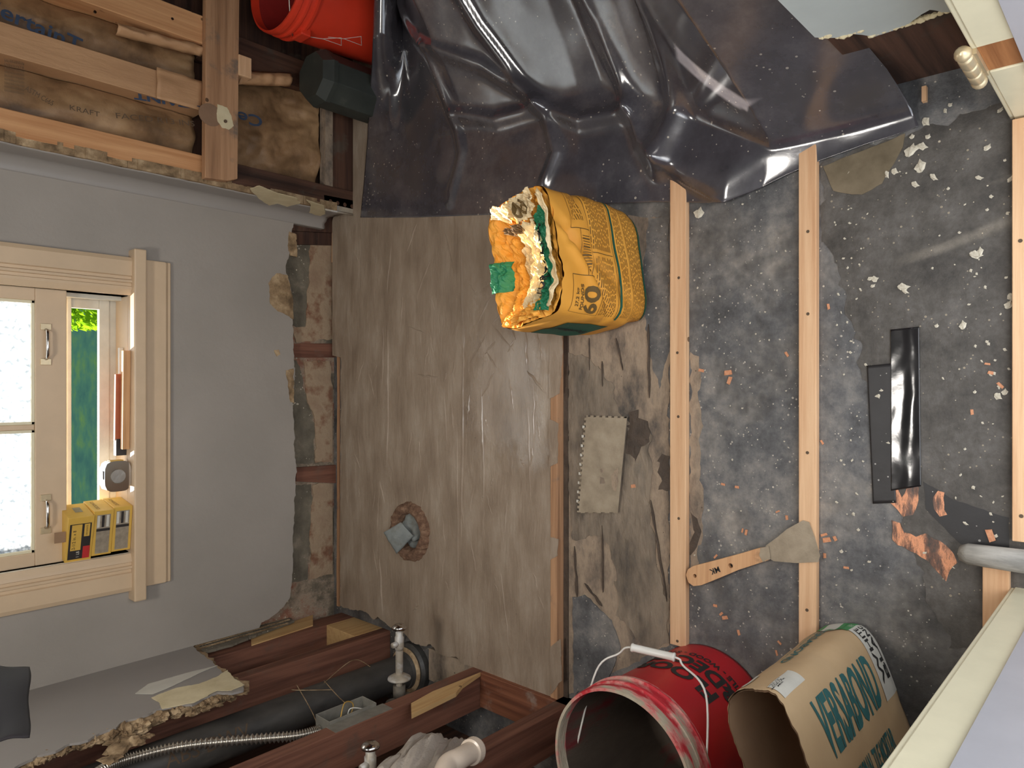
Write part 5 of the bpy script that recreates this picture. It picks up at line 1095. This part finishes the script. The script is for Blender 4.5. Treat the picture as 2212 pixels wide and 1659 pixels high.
M['crumbw'] = mat('crumb_plaster', [(0.3, C(176, 166, 146)), (0.7, C(214, 206, 188))], scale=3, rough=0.9)
rd = random.Random(11)
for (x, y, s) in ((1515, 800, .014), (1573, 805, .018), (1576, 822, .018), (1562, 1046, .010), (1592, 1052, .010), (1368, 1050, .013), (1700, 765, .012), (1545, 1308, .010), (1566, 1334, .014), (1558, 1326, .010), (1596, 1366, .012), (1684, 1388, .010),
               (1678, 1410, .012), (1546, 1202, .012), (1680, 1105, .010), (1700, 1118, .010), (1612, 1150, .013), (1604, 1146, .010), (1780, 1155, .014), (1786, 1166, .016), (1804, 1163, .010), (1782, 1200, .010), (1828, 1226, .011), (1790, 662, .012), (1776, 955, .010)):
    debris('wood_chip', x, y, s, rd.uniform(0, 3), 'small reddish wood chip on the dark felt', 'wood chips scattered on the felt', 0.004 if x < 1400 else 0.001)
debris('wood_chip', 2140, 1156, .022, .3, 'pale wood cube on the black strip by the grey rod', None, 0.003)
for (x, y, s) in ((2161, 832, .013), (2100, 890, .010), (2133, 786, .009), (2140, 805, .009)): debris('wood_chip', x, y, s, rd.uniform(0, 3), 'small orange wood chip near the threshold strip', 'wood chips by the threshold', 0.0016)
big = [(1510, 462, .026), (1604, 441, .006), (1880, 602, .013), (1889, 603, .013), (1885, 618, .010), (1950, 620, .022), (1954, 628, .016), (2080, 704, .017), (1988, 362, .026), (1966, 328, .026), (1975, 322, .02), (1992, 316, .018), (2016, 382, .018), (1976, 398, .016), (1916, 376, .016), (2132, 320, .014), (2114, 384, .014),
       (2182, 388, .014), (2106, 550, .022), (2116, 546, .018), (2178, 660, .016), (2183, 640, .014), (2155, 855, .014), (2170, 848, .012), (1904, 843, .012), (1898, 856, .014), (1919, 956, .012), (2042, 239, .010), (2052, 227, .008), (2160, 239, .012), (1932, 370, .014), (1844, 1110, .008), (2085, 1130, .010),
       (1970, 296, .01), (2004, 296, .01), (2000, 262, .018)]
for (x, y, s) in big: debris('plaster_crumb', x, y, s, rd.uniform(0, 3), 'pale plaster crumb lying on the dark floor near the doorway', 'plaster crumbs near the doorway', 0.0014)
for i in range(110):
    x = rd.choice([rd.uniform(1790, 2180), rd.uniform(2060, 2180), rd.uniform(1800, 1860)]); y = rd.uniform(330, 1300)
    if y < 720-0.23*x*1.0+ (0 if x > 1990 else 60): continue
    debris('plaster_crumb', x, y, rd.uniform(.003, .008), rd.uniform(0, 3), 'pale plaster crumb lying on the dark floor near the doorway', 'plaster crumbs near the doorway', 0.0014)
for i in range(60):
    x = rd.uniform(1500, 1715); y = rd.uniform(460, 1360)
    debris('plaster_crumb', x, y, rd.uniform(.003, .006), rd.uniform(0, 3), 'tiny pale crumb between the two sleepers', 'crumbs between the sleepers', 0.0006)
